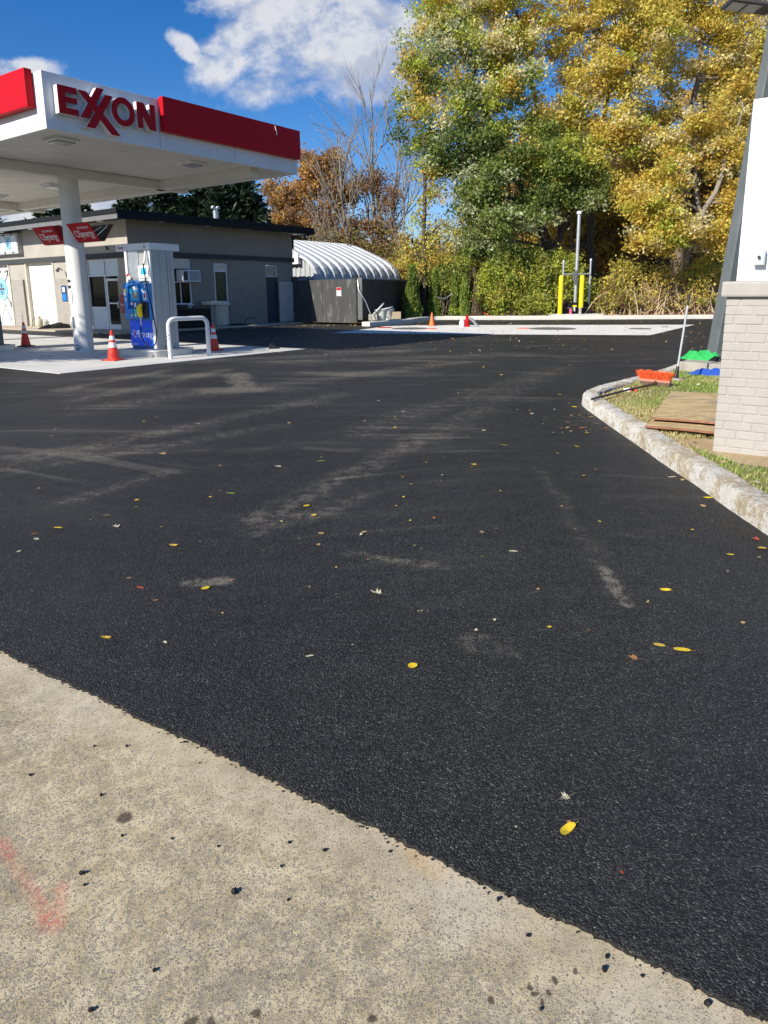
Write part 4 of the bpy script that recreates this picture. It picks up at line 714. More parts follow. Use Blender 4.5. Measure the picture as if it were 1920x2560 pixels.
c = FR(6.4, .25, .07); m = MB(); m.tube([np.array(c)+np.array([.28*math.cos(w_), .1*math.cos(w_), .05+.28*math.sin(w_)]) for w_ in np.linspace(.0, 3.14, 10)], .012, 6); tag(m.build('hose_loop', 'rubber'), 'thin black hose loop standing up at the foot of the side wall', 'hose')
lump('dirt_pile', 'rubber', FR(5.4, .45, .06), 1.1, .25, .09, 8, 'low dark heap of soil along the foot of the side wall', 'soil', yaw=52)

# ------------------------------------------------------------------ yard gate, black fence, arched shed
FG = Fr((-1.05, 34.05), 127.0); t = thing('yard_gate', 'scuffed black board gate with a small red and white sign', 'gate', FG(-2.3, 0, 0))
m = MB(); m.bbox(FG, -4.75, -2.63, -.05, 0, .03, 2.24, .006); m.build('gate_leaf', 'gate', t); m = MB(); m.bbox(FG, -2.60, -.36, -.05, 0.004, .03, 2.25, .006); m.build('gate_leaf', 'gate', t); m = MB(); m.box(FG, -2.6, -.36, .004, .010, 1.14, 1.155); m.build('seam_strip', 'gate', t)
m = MB(); m.bbox(FG, -.34, -.27, -.06, .03, 0, 2.45, .006); m.build('hinge_post', 'black', t); m = MB(); m.bbox(FG, -.26, .02, -.06, .0, .25, 2.30, .006); m.build('end_board', plain('grey_board', (.12, .125, .125), .7, grime=(.25, .25, .24, .4)), t)
m = MB(); m.mat('wht').box(FG, -1.62, -1.32, .010, .018, 1.42, 1.84); m.mat('redp').box(FG, -1.61, -1.33, .018, .021, 1.70, 1.83); text(m, 'redp', 'WARNING', FG(-1.58, .019, 1.63), 127, .045, .22, .002); text(m, 'ink', 'NO TRESPASS', FG(-1.58, .019, 1.54), 127, .04, .22, .002); text(m, 'ink', 'KEEP OUT', FG(-1.56, .019, 1.46), 127, .04, .18, .002); tag(m.build('warning_sign'), 'small red and white warning sign fixed on the scuffed gate', 'sign')
FB = Fr((-1.05, 34.05), 22.8); m = MB(); nn = 15.2; pts2 = []
for i in range(int(nn/.075)): u = .05+i*.075; pts2.append((u, (.0, .035, .035, 0.)[i % 4] if True else 0))
for i in range(len(pts2)-1):
    (u0, d0_), (u1, d1__) = pts2[i], pts2[i+1]; zt0 = 2.26 if i % 4 in (1, 2) else 2.22; m.add([FB(u0, d0_, .0), FB(u1, d1__, .0), FB(u1, d1__, 2.22+.04*(d1__ > 0)), FB(u0, d0_, 2.22+.04*(d0_ > 0))], [(0, 1, 2, 3)])
t = thing('corrugated_fence', 'long black corrugated fence running back behind the arborvitae', 'fence', FB(7, 0, 0)); m.build('sheeting', 'fencebk', t, recalc=False)
m = MB(); m.box(FB, .02, 15.2, -.10, -.02, .3, .4); m.box(FB, .02, 15.2, -.10, -.02, 1.8, 1.9); m.build('rail', 'black', t)
t = thing('arched_shed', 'pale corrugated steel shed with an arched ribbed roof behind the gate', 'shed', (-5, 46, 0)); Q0 = np.array([-4.2, 42.0]); FQ = Fr(Q0, 37.5)      # d negative = to the left
pr = [(-.16, 0), (-.2, 1.2), (-.19, 2.3), (-.12, 2.72), (.04, 3.1), (.32, 3.42), (.74, 3.70), (1.3, 3.96), (2.25, 4.36), (3.25, 4.76), (4.15, 5.04), (4.8, 5.14)]; pr = pr+[(9.6-a, b) for a, b in pr[::-1]]
def nrm(i): a, b = pr[max(i-1, 0)], pr[min(i+1, len(pr)-1)]; d = np.array([b[0]-a[0], b[1]-a[1]]); d /= np.hypot(*d); return np.array([-d[1], d[0]])
m = MB(); ax = []; pitch = 8.9/11
for j in range(11): ax += [(j*pitch+.02, -.14), (j*pitch+.16, 0.), (j*pitch+pitch*.62, 0.), (j*pitch+pitch*.80, -.14)]
ax.append((8.92, -.14)); K = len(pr)
for a, off in ax:
    for i in range(K): n_2 = nrm(i); m.v.append(FQ(a, -(pr[i][0]+n_2[0]*off*-1*-1), max(pr[i][1]+n_2[1]*off, 0)))
for j in range(len(ax)-1):
    for i in range(K-1): m.f.append([j*K+i, j*K+i+1, (j+1)*K+i+1, (j+1)*K+i]); m.mi.append(0)
m.build('ribbed_roof', 'quon', t, recalc=False)
m = MB()
for j in range(24):
    a0 = .0+j*.40
    def ht(x):
        for (x0, z0), (x1, z1) in zip(pr, pr[1:]):
            if x0 <= x <= x1 and x1 > x0: return z0+(z1-z0)*(x-x0)/(x1-x0)
        return 2.0
    x0, x1, x2, x3 = a0, a0+.16, a0+.22, a0+.38; m.add([FQ(.35, -x0, 0), FQ(.35, -x1, 0), FQ(.35, -x1, ht(x1)), FQ(.35, -x0, ht(x0))], [(0, 1, 2, 3)]); m.add([FQ(.28, -x2, 0), FQ(.28, -x3, 0), FQ(.28, -x3, ht(x3)), FQ(.28, -x2, ht(x2))], [(0, 1, 2, 3)])
    m.add([FQ(.35, -x1, 0), FQ(.28, -x2, 0), FQ(.28, -x2, ht(x2)), FQ(.35, -x1, ht(x1))], [(0, 1, 2, 3)]); x4 = a0+.40; m.add([FQ(.28, -x3, 0), FQ(.35, -x4, 0), FQ(.35, -x4, ht(x4)), FQ(.28, -x3, ht(x3))], [(0, 1, 2, 3)])
m.build('end_wall', 'ends', t, recalc=False); m = MB(); m.box(FQ, -.02, .25, -4.2, -1.25, 3.34, 3.94); m.build('door_lintel', 'sheet', t)

# ------------------------------------------------------------------ buckets, blocks, hoses by the gate
def PZ(px, py, z): return np.array(G(px, py, z))
c = PZ(859, 802, .1) if False else PZ(897, 811, .0); FBk = Fr(c, 127); m = MB(); m.bbox(FBk, -.20, .08, .0, .22, 0.0, .44, .01); tag(m.build('concrete_block', 'pinkbrick'), 'pinkish brick block standing at the foot of the gate end', 'block')
c = PZ(934, 807, .12); m = MB(); m.bbox(Fr(c, 110), -.22, .22, -.12, .12, .12, .42, .015); tag(m.build('concrete_block', 'conc'), 'pale concrete block left of the two buckets', 'block')
c = PZ(988, 803, .12); m = MB(); m.bbox(Fr(c, 95), -.30, .30, -.12, .12, .12, .48, .01); tag(m.build('concrete_block', plain('tan_timber', (.42, .33, .22), .9)), 'tan square block right of the two buckets', 'block')
for (px, py, r_, lb) in ((953, 806, .30, 'left bucket of two, off white, with a lid tilted on it'), (972, 803, .27, 'right bucket of two, in shade under a wide lid')):
    c = PZ(px, py, .12); t = thing('bucket', lb, 'bucket', c, 'buckets by the gate'); m = MB(); m.tube2(c, [(r_*.72, 0), (r_, .58), (r_*1.08, .60), (r_*1.08, .64), (r_*.95, .64), (r_*.70, .08)], 22); m.build('pail', 'bucket', t, smooth=True)
    m = MB(); tl = .1 if px < 960 else .02; m.tube([c+(-.12, 0, .64), c+(-.12-tl*.4, 0, .68)], r_*1.35, 22); m.build('lid', 'alum', t)
c0 = PZ(901, 703, 2.3) if False else np.array(FG(-.27, .02, 2.0)); c1_ = PZ(929, 809, .1); m = MB(); m.tube([np.array(FG(-.22, .03, 2.2)), np.array(FG(-.1, .1, 1.7)), c1_+(-.25, 0, 1.0), c1_+(-.03, 0, .4), c1_], .028, 8); tag(m.build('black_pipe', 'steel', smooth=True), 'bent dark conduit leaning from the gate post down to the concrete block', 'pipe')
a0, a1 = AT(1176, 750, 41), AT(1230, 792, 39.5); m2 = MB(); m2.tube([a0, a0*.5+a1*.5+(0, 0, -.18), a1], .022, 6); tag(m2.build('cord', 'redo', smooth=True), 'thin orange red cord sagging from the last arborvitae to the kerb', 'cord')
m = MB(); a0, a1 = AT(1090, 742, 38.8), AT(1132, 741, 38.8); m.tube([a0, a0*.5+a1*.5+(0, 0, -.12), a1+(0, 0, .15)], .015, 5); tag(m.build('cord', 'galv', smooth=True), 'thin pale cord strung between two arborvitae', 'cord')
m = MB(); q0 = np.array(FR(9.8, .1, 2.3)); m.tube([q0+(.0, 0, 0), q0+(.25, 0, .12), q0+(.5, 0, .14), q0+(.75, 0, -.02)], .03, 8); m.bbox(Fr(q0, 90), -.25, .12, -.1, .1, -.14, .14, .03); tag(m.build('cable_coil', 'black'), 'black cable box on top of the fence next to the garage corner', 'cable')

# ------------------------------------------------------------------ vent pipes, yellow posts, tank box
FV = Fr((0, 40.0), 90.0); m = MB(); m.bbox(FV, 9.75, 12.6, -.5, 1.1, .05, .26, .02); m.mat('slab'); struct(m.build('vent_slab', 'pad')); m = MB(); m.bbox(FV, 12.0, 13.8, -.3, .3, .05, .20, .02); struct(m.build('slab_step', 'walk'))
for x, lb, z0 in ((10.22, 'left yellow post of the two by the vent pipes', .26), (11.42, 'right yellow post, pole rising beside it, by the vent pipes', .26)):
    t = thing('yellow_post', lb, 'bollard', (x, 39.4, z0), 'yellow posts by the vent pipes'); zb = z0 if x < 11 else .62; m = MB(); m.tube2((x, 39.4, 0), [(.13, zb), (.13, 2.32), (.11, 2.40), (.06, 2.45), (.01, 2.46)], 20); m.build('sleeve', 'yb', t, smooth=True)
    if x > 11: m = MB(); m.tube2((x-.03, 39.4, 0), [(.085, z0), (.085, .63)], 16); m.build('pole_foot', 'conc', t, smooth=True)
t = thing('vent_pipes', 'tall galvanised vent pipe with two shorter pipes and a crossbar', 'pipe', (11.25, 40, .26))
def pipe(x, y, z1, r_, nm, z0=.26): m = MB(); m.tube2((x, y, 0), [(r_, z0), (r_, z1), (r_*1.35, z1), (r_*1.35, z1+.10), (r_*.9, z1+.16), (.01, z1+.17)], 14); return m.build(nm, 'galv', t, smooth=True)
pipe(10.47, 40.0, 3.15, .055, 'short_pipe'); pipe(12.04, 40.0, 3.22, .055, 'short_pipe'); tp = pipe(11.24, 40.0, 5.85, .10, 'tall_pipe'); m = MB(); m.tube2((11.24, 40, 0), [(.14, 5.86), (.14, 6.0), (.02, 6.02)], 14); m.build('cap', 'wht', tp); 
m = MB(); m.tube([(10.47, 39.93, 2.52), (12.04, 39.93, 2.52)], .035, 8); m.build('crossbar', 'galv', t); m = MB(); m.add([(10.98, 39.8, 2.6), (11.20, 39.8, 2.75), (11.24, 39.85, 2.0), (11.16, 39.85, 1.9), (11.0, 39.82, 2.2)], [(0, 1, 2, 3, 4)]); m.prism([(10.98, 39.84, 2.6), (11.20, 39.84, 2.75), (11.24, 39.86, 2.0), (11.16, 39.86, 1.9), (11.0, 39.86, 2.2)], (0, .03, 0)); m.build('hanging_bag', 'iron', t)
t = thing('tank_box', 'black sloping plastic box on the slab between the yellow posts', 'box', (11.3, 40, .26)); m = MB(); m.fp(Fr((0, 0), 90), [(10.4, .26), (12.1, .26), (12.12, .55), (11.9, .9), (10.75, .92), (10.42, .6)], -39.75, -40.6); m.build('body', 'rubber', t, bevel=.02); m = MB(); m.box(FV, 10.6, 11.9, .25, .27, .58, .62); m.build('rim', 'iron', t)
m = MB(); m.tube2((10.86, 39.45, .26), [(.09, 0), (.07, .1), (.09, .26), (.11, .30)], 14); tag(m.build('pink_cup', 'pink', smooth=True), 'small pink cup shaped object in front of the black box', 'cup'); m = MB(); m.mat('yellow').box(FV, 11.0, 11.22, .40, .43, .66, .76); m.mat('wht').box(FV, 11.07, 11.14, .40, .42, .40, .66); tag(m.build('marker_tag'), 'little yellow topped marker in front of the black box', 'marker')

# ------------------------------------------------------------------ right side: kerbed island
outer = [(2.40, 1.2), (2.45, 2.4), (2.50, 3.4), (2.53, 4.19), (2.55, 4.8), (2.59, 5.4), (2.61, 6.09), (2.65, 6.74), (2.68, 7.4), (2.71, 8.0), (2.745, 8.6), (2.78, 9.15), (2.83, 9.5), (2.93, 9.78), (3.10, 10.06), (3.36, 10.42), (3.9, 11.03), (4.56, 11.77), (5.16, 12.5), (5.97, 13.6), (7.2, 15.3), (9.3, 17.6), (12, 20.3), (16, 24)]
def resample(P_, step):
    P_ = [np.array(p, float) for p in P_]; out = []
    for i in range(len(P_)-1):
        p0, p1, p2, p3 = P_[max(i-1, 0)], P_[i], P_[i+1], P_[min(i+2, len(P_)-1)]; n = max(2, int(np.hypot(*(p2-p1))/step))
        for k in range(n): t = k/n; out.append(.5*((2*p1)+(-p0+p2)*t+(2*p0-5*p1+4*p2-p3)*t*t+(-p0+3*p1-3*p2+p3)*t**3))
    out.append(P_[-1]); return out
struct(kerb('island_kerb', resample(outer, .05), .24, .155, 'curb', inner=1, rr=.028, jit=.0035))
inn = [(p[0]+.20, p[1]-.05) for p in outer[:13]]+[(3.25, 9.7), (3.6, 10.2), (4.1, 10.9), (4.75, 11.6), (5.35, 12.35), (6.15, 13.45), (7.4, 15.1), (9.5, 17.4), (16.2, 23.6), (20, 18), (14, 0)]
struct(poly_obj('island_soil', inn, .125, 'turf'))
mono = (3.05, 6.07); struct(poly_obj('bare_soil_patch', [(2.86, 6.6), (3.2, 6.62), (3.9, 6.2), (4.3, 5.3), (3.6, 5.15), (3.05, 5.6)], .129, 'sand'))

# brick sign pier with white cabinet
FM = Fr((3.05, 6.07, 0), 123.0); t = thing('sign_pier', 'painted brick pier with concrete cap and white sheet metal cabinet, at the right edge', 'pier', (3.3, 6.2, .1))
m = MB(); rr_ = random.Random(4); z = .10; row = 0; m.box(FM, .004, .446, -.446, -.004, .06, 1.53)
H1 = (1.53-.10)/18
while row < 18:
    off = (0, -.115, -.04, -.15)[row % 4]; u = off
    while u < .45:
        a, b = max(u, 0.), min(u+.222, .45)
        if b-a > .02: j = rr_.uniform(0, .003); m.bbox(FM, a+.004*(a > 0), b-.004*(b < .45), -.2, j, z+.004, z+H1-.004, .005)
        u += .23
    u = -.45+off
    while u < 0:
        a, b = max(u, -.45), min(u+.222, 0.-.001)
        if b-a > .03: m.bbox(FM, -rr_.uniform(0, .003), .2, a+.004, b-.004, z+.004, z+H1-.004, .005)
        u += .23
    z += H1; row += 1
m.build('brick_base', 'mono', t)
m = MB(); m.bbox(FM, -.045, .50, -.50, .045, 1.53, 1.665, .02); m.build('cap_stone', 'mono', t)
m = MB(); m.box(FM, .06, .95, -.42, -.03, 1.667, 3.15); m.box(FM, .06, .085, -.03, -.024, 1.667, 3.15); cb = m.build('cabinet', 'sheet', t, bevel=.003)
m = MB()
for z in (1.74, 2.12, 2.50, 2.95): c = np.array(FM(.098, -.03, z)); m.tube([c, c+FM.b*.006], .006, 8)
m.build('rivets', 'galv', cb)
m = MB(); m.bbox(FM, .185, .268, -.03, .03, 1.795, 1.925, .006); bx = m.build('switch_box', 'galv', cb); m = MB(); c = np.array(FM(.222, .03, 1.865)); m.tube([c, c+FM.b*.022], .012, 12); m.build('push_button', 'black', bx)

# lamp pole on its footing
fo = np.array([5.42, 12.30, 0]); FFt = Fr(fo, 140); m = MB(); m.bbox(FFt, 0, 1.5, -1.2, 0, .05, .31, .015); tag(m.build('pole_footing', 'conc'), 'low weathered concrete footing under the leaning grey lamp pole', 'footing')
t = thing('lamp_pole', 'grey square lamp pole leaning right on a concrete footing, flood lamp on top', 'lamp post', (6.35, 12.75, .31))
FP_ = Fr((0, 0), 105.0); pb = np.array([6.30, 12.75, .33]); ptp = np.array([6.84, 12.75, 6.35])
def sq(c, h, yaw=163): F = Fr(c, yaw); return [F(-h, -h, 0), F(h, -h, 0), F(h, h, 0), F(-h, h, 0)]
m = MB(); a, b = sq(pb, .125), sq(ptp, .09); m.add(a+b, [(0, 1, 2, 3)[::-1], (4, 5, 6, 7), (0, 1, 5, 4), (1, 2, 6, 5), (2, 3, 7, 6), (3, 0, 4, 7)]); m.build('pole', 'polegrey', t, bevel=.015)
m = MB(); a, b = sq(pb-(0, 0, .02), .22), sq(pb+(.01, 0, .10), .20); m.add(a+b, [(0, 1, 2, 3)[::-1], (4, 5, 6, 7), (0, 1, 5, 4), (1, 2, 6, 5), (2, 3, 7, 6), (3, 0, 4, 7)]); m.build('base_plate', 'polegrey', t, bevel=.01)
m = MB(); FH = Fr((ptp[0]-.02, ptp[1], ptp[2]-.10), 275.0)
def hb(u0, u1, d0, d1, z0, z1, sl=.16): return [FH(u, d, z+sl*u+.05*d) for z in (z0, z1) for d in (d0, d1) for u in (u0, u1)]
BF = [(0, 1, 3, 2), (4, 6, 7, 5), (0, 4, 5, 1), (2, 3, 7, 6), (0, 2, 6, 4), (1, 5, 7, 3)]
m.add(hb(.10, .86, -.24, .24, 0, .055), BF); m.add(hb(-.10, .14, -.08, .08, -.02, .10), BF); hd_ = m.build('lamp_head', 'bronze', t, bevel=.01)
m = MB(); m.add(hb(.34, .56, -.19, .19, -.012, -.001), BF); m.add(hb(.60, .82, -.19, .19, -.012, -.001), BF); m.build('lamp_lens', 'lens', hd_)
m = MB(); q = np.array(FH(.20, 0, .10)); m.tube2(q, [(.045, 0), (.045, .05), (.03, .065), (.01, .07)], 14); m.build('photocell', 'wht', hd_, smooth=True)
m = MB()
for k in range(9): m.add(hb(.30+k*.06, .315+k*.06, -.20, .20, .056, .085), BF)
m.build('cooling_fins', 'bronze', hd_)
# cloths
lump('green_shirt', 'green', (5.98, 12.62, .31), .36, .18, .25, 21, 'bright green cloth crumpled on the concrete footing of the lamp pole', 'cloth', yaw=-38, fold=.55)
lump('black_jacket', 'rubber', (6.20, 12.20, .31), .26, .14, .13, 23, 'black cloth tucked under the green one at the foot of the lamp pole', 'cloth', yaw=-45)
lump('blue_shirt', 'bluecloth', (5.72, 11.62, .13), .46, .15, .15, 25, 'blue cloth lying in the grass in front of the concrete footing', 'cloth', yaw=-35, fold=.5)
lump('blue_rag', 'bluecloth', (6.02, 11.32, .13), .16, .08, .08, 31, 'small blue and pale rag right of the larger blue cloth', 'cloth', yaw=-35, fold=.5)
# plywood
def sheet(name, label, a, yawx, W_, L_, th, dz=0., bend=0., yawy=None):
    fx = Fr((0, 0), yawx).a; fy = Fr((0, 0), yawy).a; m = MB(); n = 12; a = np.array(a, float); r = np.random.default_rng(int(abs(a[0])*100))
    for k in range(2):
        for i in range(n+1):
            for j in range(9): x = W_*j/8; y = L_*i/n; e = r.normal()*.004*(j in (0, 8) or i in (0, n)); q = a+fx*(x+e)+fy*(y+e)+np.array([0, 0, dz*y+bend*math.sin(math.pi*y/L_)+.01*math.sin(x*3) - k*th]); m.v.append(tuple(q))
    N1 = (n+1)*9
    m.mats = [MT['ply'], MT['plyedge']]
    for i in range(n):
        for j in range(8): q = i*9+j; m.f.append([q, q+1, q+10, q+9]); m.mi.append(0); m.f.append([N1+q, N1+q+9, N1+q+10, N1+q+1]); m.mi.append(1)
    bd = [j for j in range(9)]+[i*9+8 for i in range(1, n+1)]+[n*9+j for j in range(7, -1, -1)]+[i*9 for i in range(n-1, 0, -1)]
    for k in range(len(bd)): p_, q_ = bd[k], bd[(k+1) % len(bd)]; m.f.append([p_, N1+p_, N1+q_, q_]); m.mi.append(1)
    o = m.build(name, None); return tag(o, label, 'plywood', 'plywood sheets on the island')
sheet('plywood_sheet', 'upper weathered plywood sheet lying on the grass beside the brick pier', (*G(1631, 1043.5, .235)[:2], .235), 123, 1.25, 2.35, .022, dz=-.012, bend=.012, yawy=27.5)
sheet('plywood_sheet', 'lower plywood sheet whose front edge juts from under the other sheet', (*G(1613, 1063.5, .195)[:2], .195), 126, 1.25, 2.2, .024, dz=-.012, bend=-.01, yawy=30)
m = MB(); m.bbox(Fr((3.15, 7.6), 30), -.1, 1.7, -.05, .05, .12, .168, .005); m.bbox(Fr((3.75, 7.05), 30), -.1, 1.9, -.05, .05, .12, .168, .005)
# broom with orange bristles, turned up
h0, h1 = G(1600, 948, .21), G(1677, 955, .21); BX = (h1-h0)/np.linalg.norm(h1-h0); BL = np.linalg.norm(h1-h0); byaw = math.degrees(math.atan2(BX[0], BX[1])); FBr = Fr((h0[0], h0[1], 0), byaw)
t = thing('push_broom', 'push broom lying bristles up, orange bristles and long dark handle', 'broom', FBr(BL/2, 0, .15))
m = MB(); m.bbox(FBr, 0, BL, -.035, .035, .19, .225, .006); m.build('bristle_strip', 'pinkbrick', t); m = MB(); m.bbox(FBr, BL*.0+.02, BL, -.03, .045, .13, .19, .006); m.build('wood_block', 'brownwood', t)
m = MB(); r = random.Random(3)
for i in range(430):
    u = r.uniform(.005, BL-.005); d = r.uniform(-.03, .03); lx = r.gauss(.0, .028)+(.03 if u > BL*.9 else 0)-(.04 if u < .06 else 0); ly = r.gauss(0, .014)+d*.5; hh_ = r.uniform(.085, .15); w_ = .0032
    a = np.array(FBr(u, d, .222)); b = np.array(FBr(u+lx, d+ly, .222+hh_)); m.add([a-FBr.a*w_, a+FBr.a*w_, b+FBr.a*w_, b-FBr.a*w_], [(0, 1, 2, 3)]); m.add([a-FBr.b*w_, a+FBr.b*w_, b+FBr.b*w_, b-FBr.b*w_], [(0, 1, 2, 3)])
m.build('bristles', 'bristle', t, recalc=False)
tip = G(1479.5, 998, .185); hj = np.array(FBr(BL*.55, .02, .165)); m = MB(); m.tube([hj, hj*.5+tip*.5+(0, 0, .01), tip], [.016, .015, .017], 10); m.build('handle', 'handle', t, smooth=True)
m = MB(); m.tube([hj+(0, 0, .02), hj+(tip-hj)*.12], [.03, .018], 10); m.build('socket', 'brownwood', t)
# second tool: pale pole standing up from its head
pb2 = G(1690, 945, .17); pt2 = AT(1724, 735, pb2[1]+.12); md = pb2+(pt2-pb2)*.12; gr = pb2+(pt2-pb2)*.865
t = thing('standing_pole', 'pale grey tool pole with black grip standing upright in the grass', 'pole', pb2); m = MB(); m.tube([md, gr], .017, 12); m.build('shaft', 'fasclite', t, smooth=True); m = MB(); m.tube([gr, pt2], [.018, .015], 12); m.build('grip', 'black', t, smooth=True)
m = MB(); m.tube([pb2-(0, 0, .04), pb2+(0, 0, .05), md+(pt2-pb2)*.02], [.045, .036, .024], 12); m.build('socket', 'black', t, smooth=True); m = MB(); m.bbox(Fr((pb2[0], pb2[1]), 160), -.12, .12, -.05, .05, .125, .17, .008); m.build('tool_head', 'conc', t)
# crushed cup
c = G(1577, 976, .15); m = MB(); m.mat('wht').tube([c+(-.10, .02, -.01), c+(-.02, 0, .0)], [.035, .042], 12); m.mat('redo').tube([c+(-.02, 0, .0), c+(.08, -.02, -.01)], [.042, .028], 10); tag(m.build('crushed_cup', None), 'crushed white and red drinks cup lying in the grass by the broom', 'cup')

# ------------------------------------------------------------------ grass on the island
def quads_obj(name, V, col, mat, parent=None, per=4):
    n = len(V)//per; me = bpy.data.meshes.new(name); me.vertices.add(len(V)); me.vertices.foreach_set('co', np.ascontiguousarray(V, dtype=np.float32).ravel()); me.loops.add(len(V)); me.loops.foreach_set('vertex_index', np.arange(len(V), dtype=np.int32))
    me.polygons.add(n); me.polygons.foreach_set('loop_start', np.arange(0, n*per, per, dtype=np.int32)); me.polygons.foreach_set('loop_total', np.full(n, per, dtype=np.int32)); me.update(calc_edges=True)
    at = me.color_attributes.new('leaf', 'FLOAT_COLOR', 'POINT'); cc = np.ones((len(V), 4), dtype=np.float32); cc[:, :3] = np.repeat(col, per, axis=0); at.data.foreach_set('color', cc.ravel()); me.materials.append(MT[mat]); me.validate()
    o = bpy.data.objects.new(name, me); C.link(o)
    if parent is not None: adopt(o, parent)
    return o
def inpoly(P_, poly):
    x, y = P_[:, 0], P_[:, 1]; ins = np.zeros(len(P_), bool); n = len(poly)
    for i in range(n):
        x0, y0 = poly[i][0], poly[i][1]; x1, y1 = poly[(i+1) % n][0], poly[(i+1) % n][1]; c = ((y0 > y) != (y1 > y)) & (x < (x1-x0)*(y-y0)/(y1-y0+1e-12)+x0); ins ^= c
    return ins
R0 = np.random.default_rng(11)
gp = R0.uniform((2.7, 3.6), (8.2, 16.0), (420000, 2)); gp = gp[inpoly(gp, [(p[0]+.03, p[1]) for p in inn])]
def vnoise(P_, s, seed):
    r = np.random.default_rng(seed); k = r.normal(size=(10, P_.shape[1]))*s; ph = r.random(10)*6.28; return np.sin(P_@k.T+ph).mean(1)*1.6
keep = ~inpoly(gp, [(2.9, 6.55), (3.3, 6.6), (4.1, 6.1), (4.5, 5.2), (3.6, 5.1), (3.05, 5.55)]); dn = vnoise(gp, 2.5, 1); keep &= (R0.random(len(gp)) < .75+.5*dn); gp = gp[keep][:150000]
n = len(gp); yw = R0.random(n)*6.283; hgt = R0.uniform(.012, .042, n)*(1+.4*vnoise(gp, 3, 5)); lean = R0.uniform(.01, .055, n); wd = R0.uniform(.0025, .005, n)
bx = np.c_[gp, np.full(n, .122)]; dx = np.c_[np.cos(yw), np.sin(yw), np.zeros(n)]; px_ = np.c_[-np.sin(yw), np.cos(yw), np.zeros(n)]; top = bx+dx*lean[:, None]+np.c_[np.zeros((n, 2)), hgt]
V = np.stack([bx-px_*wd[:, None], bx+px_*wd[:, None], top+px_*wd[:, None]*.4, top-px_*wd[:, None]*.4], 1).reshape(-1, 3)
gm = np.clip(.5+1.1*vnoise(gp, 1.6, 9)+R0.normal(size=n)*.22, 0, 1)[:, None]; gcol = (1-gm)*np.array([.56, .46, .22])+gm*np.array([.26, .36, .065]); gcol *= R0.uniform(.75, 1.25, (n, 1))
tag(quads_obj('grass', V, gcol, 'dryleaf'), 'short dry yellow green grass covering the kerbed island', 'grass', kind='stuff')

# ------------------------------------------------------------------ fallen leaves
def leaf_shape(kind, r):
    if kind == 'maple':
        an = [0, 18, 32, 52, 66, 90, 114, 128, 148, 162, 180, 215, 250, 270, 290, 325]; ra = [.62, .42, .80, .50, .62, 1.0, .62, .50, .80, .42, .62, .40, .36, .18, .36, .40]
        P_ = [(b*math.cos(math.radians(a)), b*math.sin(math.radians(a))) for a, b in zip(an, ra)]
    elif kind == 'oval': P_ = [((.40 if s_ > 0 else .34)*s_*abs(math.sin(t))**.85*r.uniform(.9, 1.08)+.08*math.sin(t), -.95*math.cos(t)) for s_, tt in ((1, np.linspace(.0, 3.1416, 8)), (-1, np.linspace(3.1416, 0, 8)[1:-1])) for t in tt]
    elif kind == 'round': P_ = [(.7*math.cos(t)*(1-.2*math.sin(t)), .85*math.sin(t)) for t in np.linspace(0, 6.283, 13)[:-1]]
    else: P_ = [(r.uniform(.5, 1)*.6*math.cos(t), r.uniform(.6, 1)*.8*math.sin(t)) for t in np.linspace(0, 6.283, 9)[:-1]]
    return P_
LEAFC = {'yellow': (.72, .52, .03), 'tan': (.42, .29, .14), 'pale': (.52, .47, .33), 'rust': (.40, .18, .07), 'red': (.42, .08, .04), 'green': (.22, .36, .05), 'brown': (.20, .11, .05), 'gold': (.62, .42, .06)}
leafmesh = {}
for kind in ('maple', 'oval', 'round', 'torn'):
    for cn, cc in LEAFC.items():
        for var in range(2):
            r = random.Random(hash((kind, var)) % 1 + var*7+len(kind)); P_ = leaf_shape(kind, r); cu = (.35, .85)[var]; me = bpy.data.meshes.new('fallen_leaf')
            vs = [(0, 0, .02)]+[(x, y, .02+cu*(x*x*.9+.35*abs(y)**3)*(1 if var else .6)) for x, y in P_]; fs = [(0, i+1, (i+1) % len(P_)+1) for i in range(len(P_))]
            me2 = list(vs)
            if kind in ('maple', 'oval'): k = len(vs); vs += [(-.02, -.3 if kind == 'maple' else -.9, .04), (.02, -.3 if kind == 'maple' else -.9, .04), (.10, -1.5, .08), (.07, -1.5, .08)]; fs.append((k, k+1, k+2, k+3))
            me.from_pydata(vs, [], fs); at = me.color_attributes.new('leaf', 'FLOAT_COLOR', 'POINT')
            for i, v in enumerate(vs): f = 1. if i == 0 else r.uniform(.75, 1.1); at.data[i].color = (cc[0]*f, cc[1]*f, cc[2]*f, 1)
            me.materials.append(MT['dryleaf']); leafmesh[(kind, cn, var)] = me
LG = 'leaves fallen on the asphalt'
def fallen(pxy, kind, cn, size, label, rz=None, var=0, z=.002):
    p = G(*pxy) if len(pxy) == 2 and pxy[1] > 500 else np.array([pxy[0], pxy[1], 0]); o = bpy.data.objects.new('fallen_leaf', leafmesh[(kind, cn, var)]); C.link(o); o.location = (p[0], p[1], z); o.scale = (size, size, size); o.rotation_euler = (rnd.uniform(-.15, .15), rnd.uniform(-.15, .15), rnd.uniform(0, 6.28) if rz is None else rz)
    return tag(o, label, 'leaf', LG)
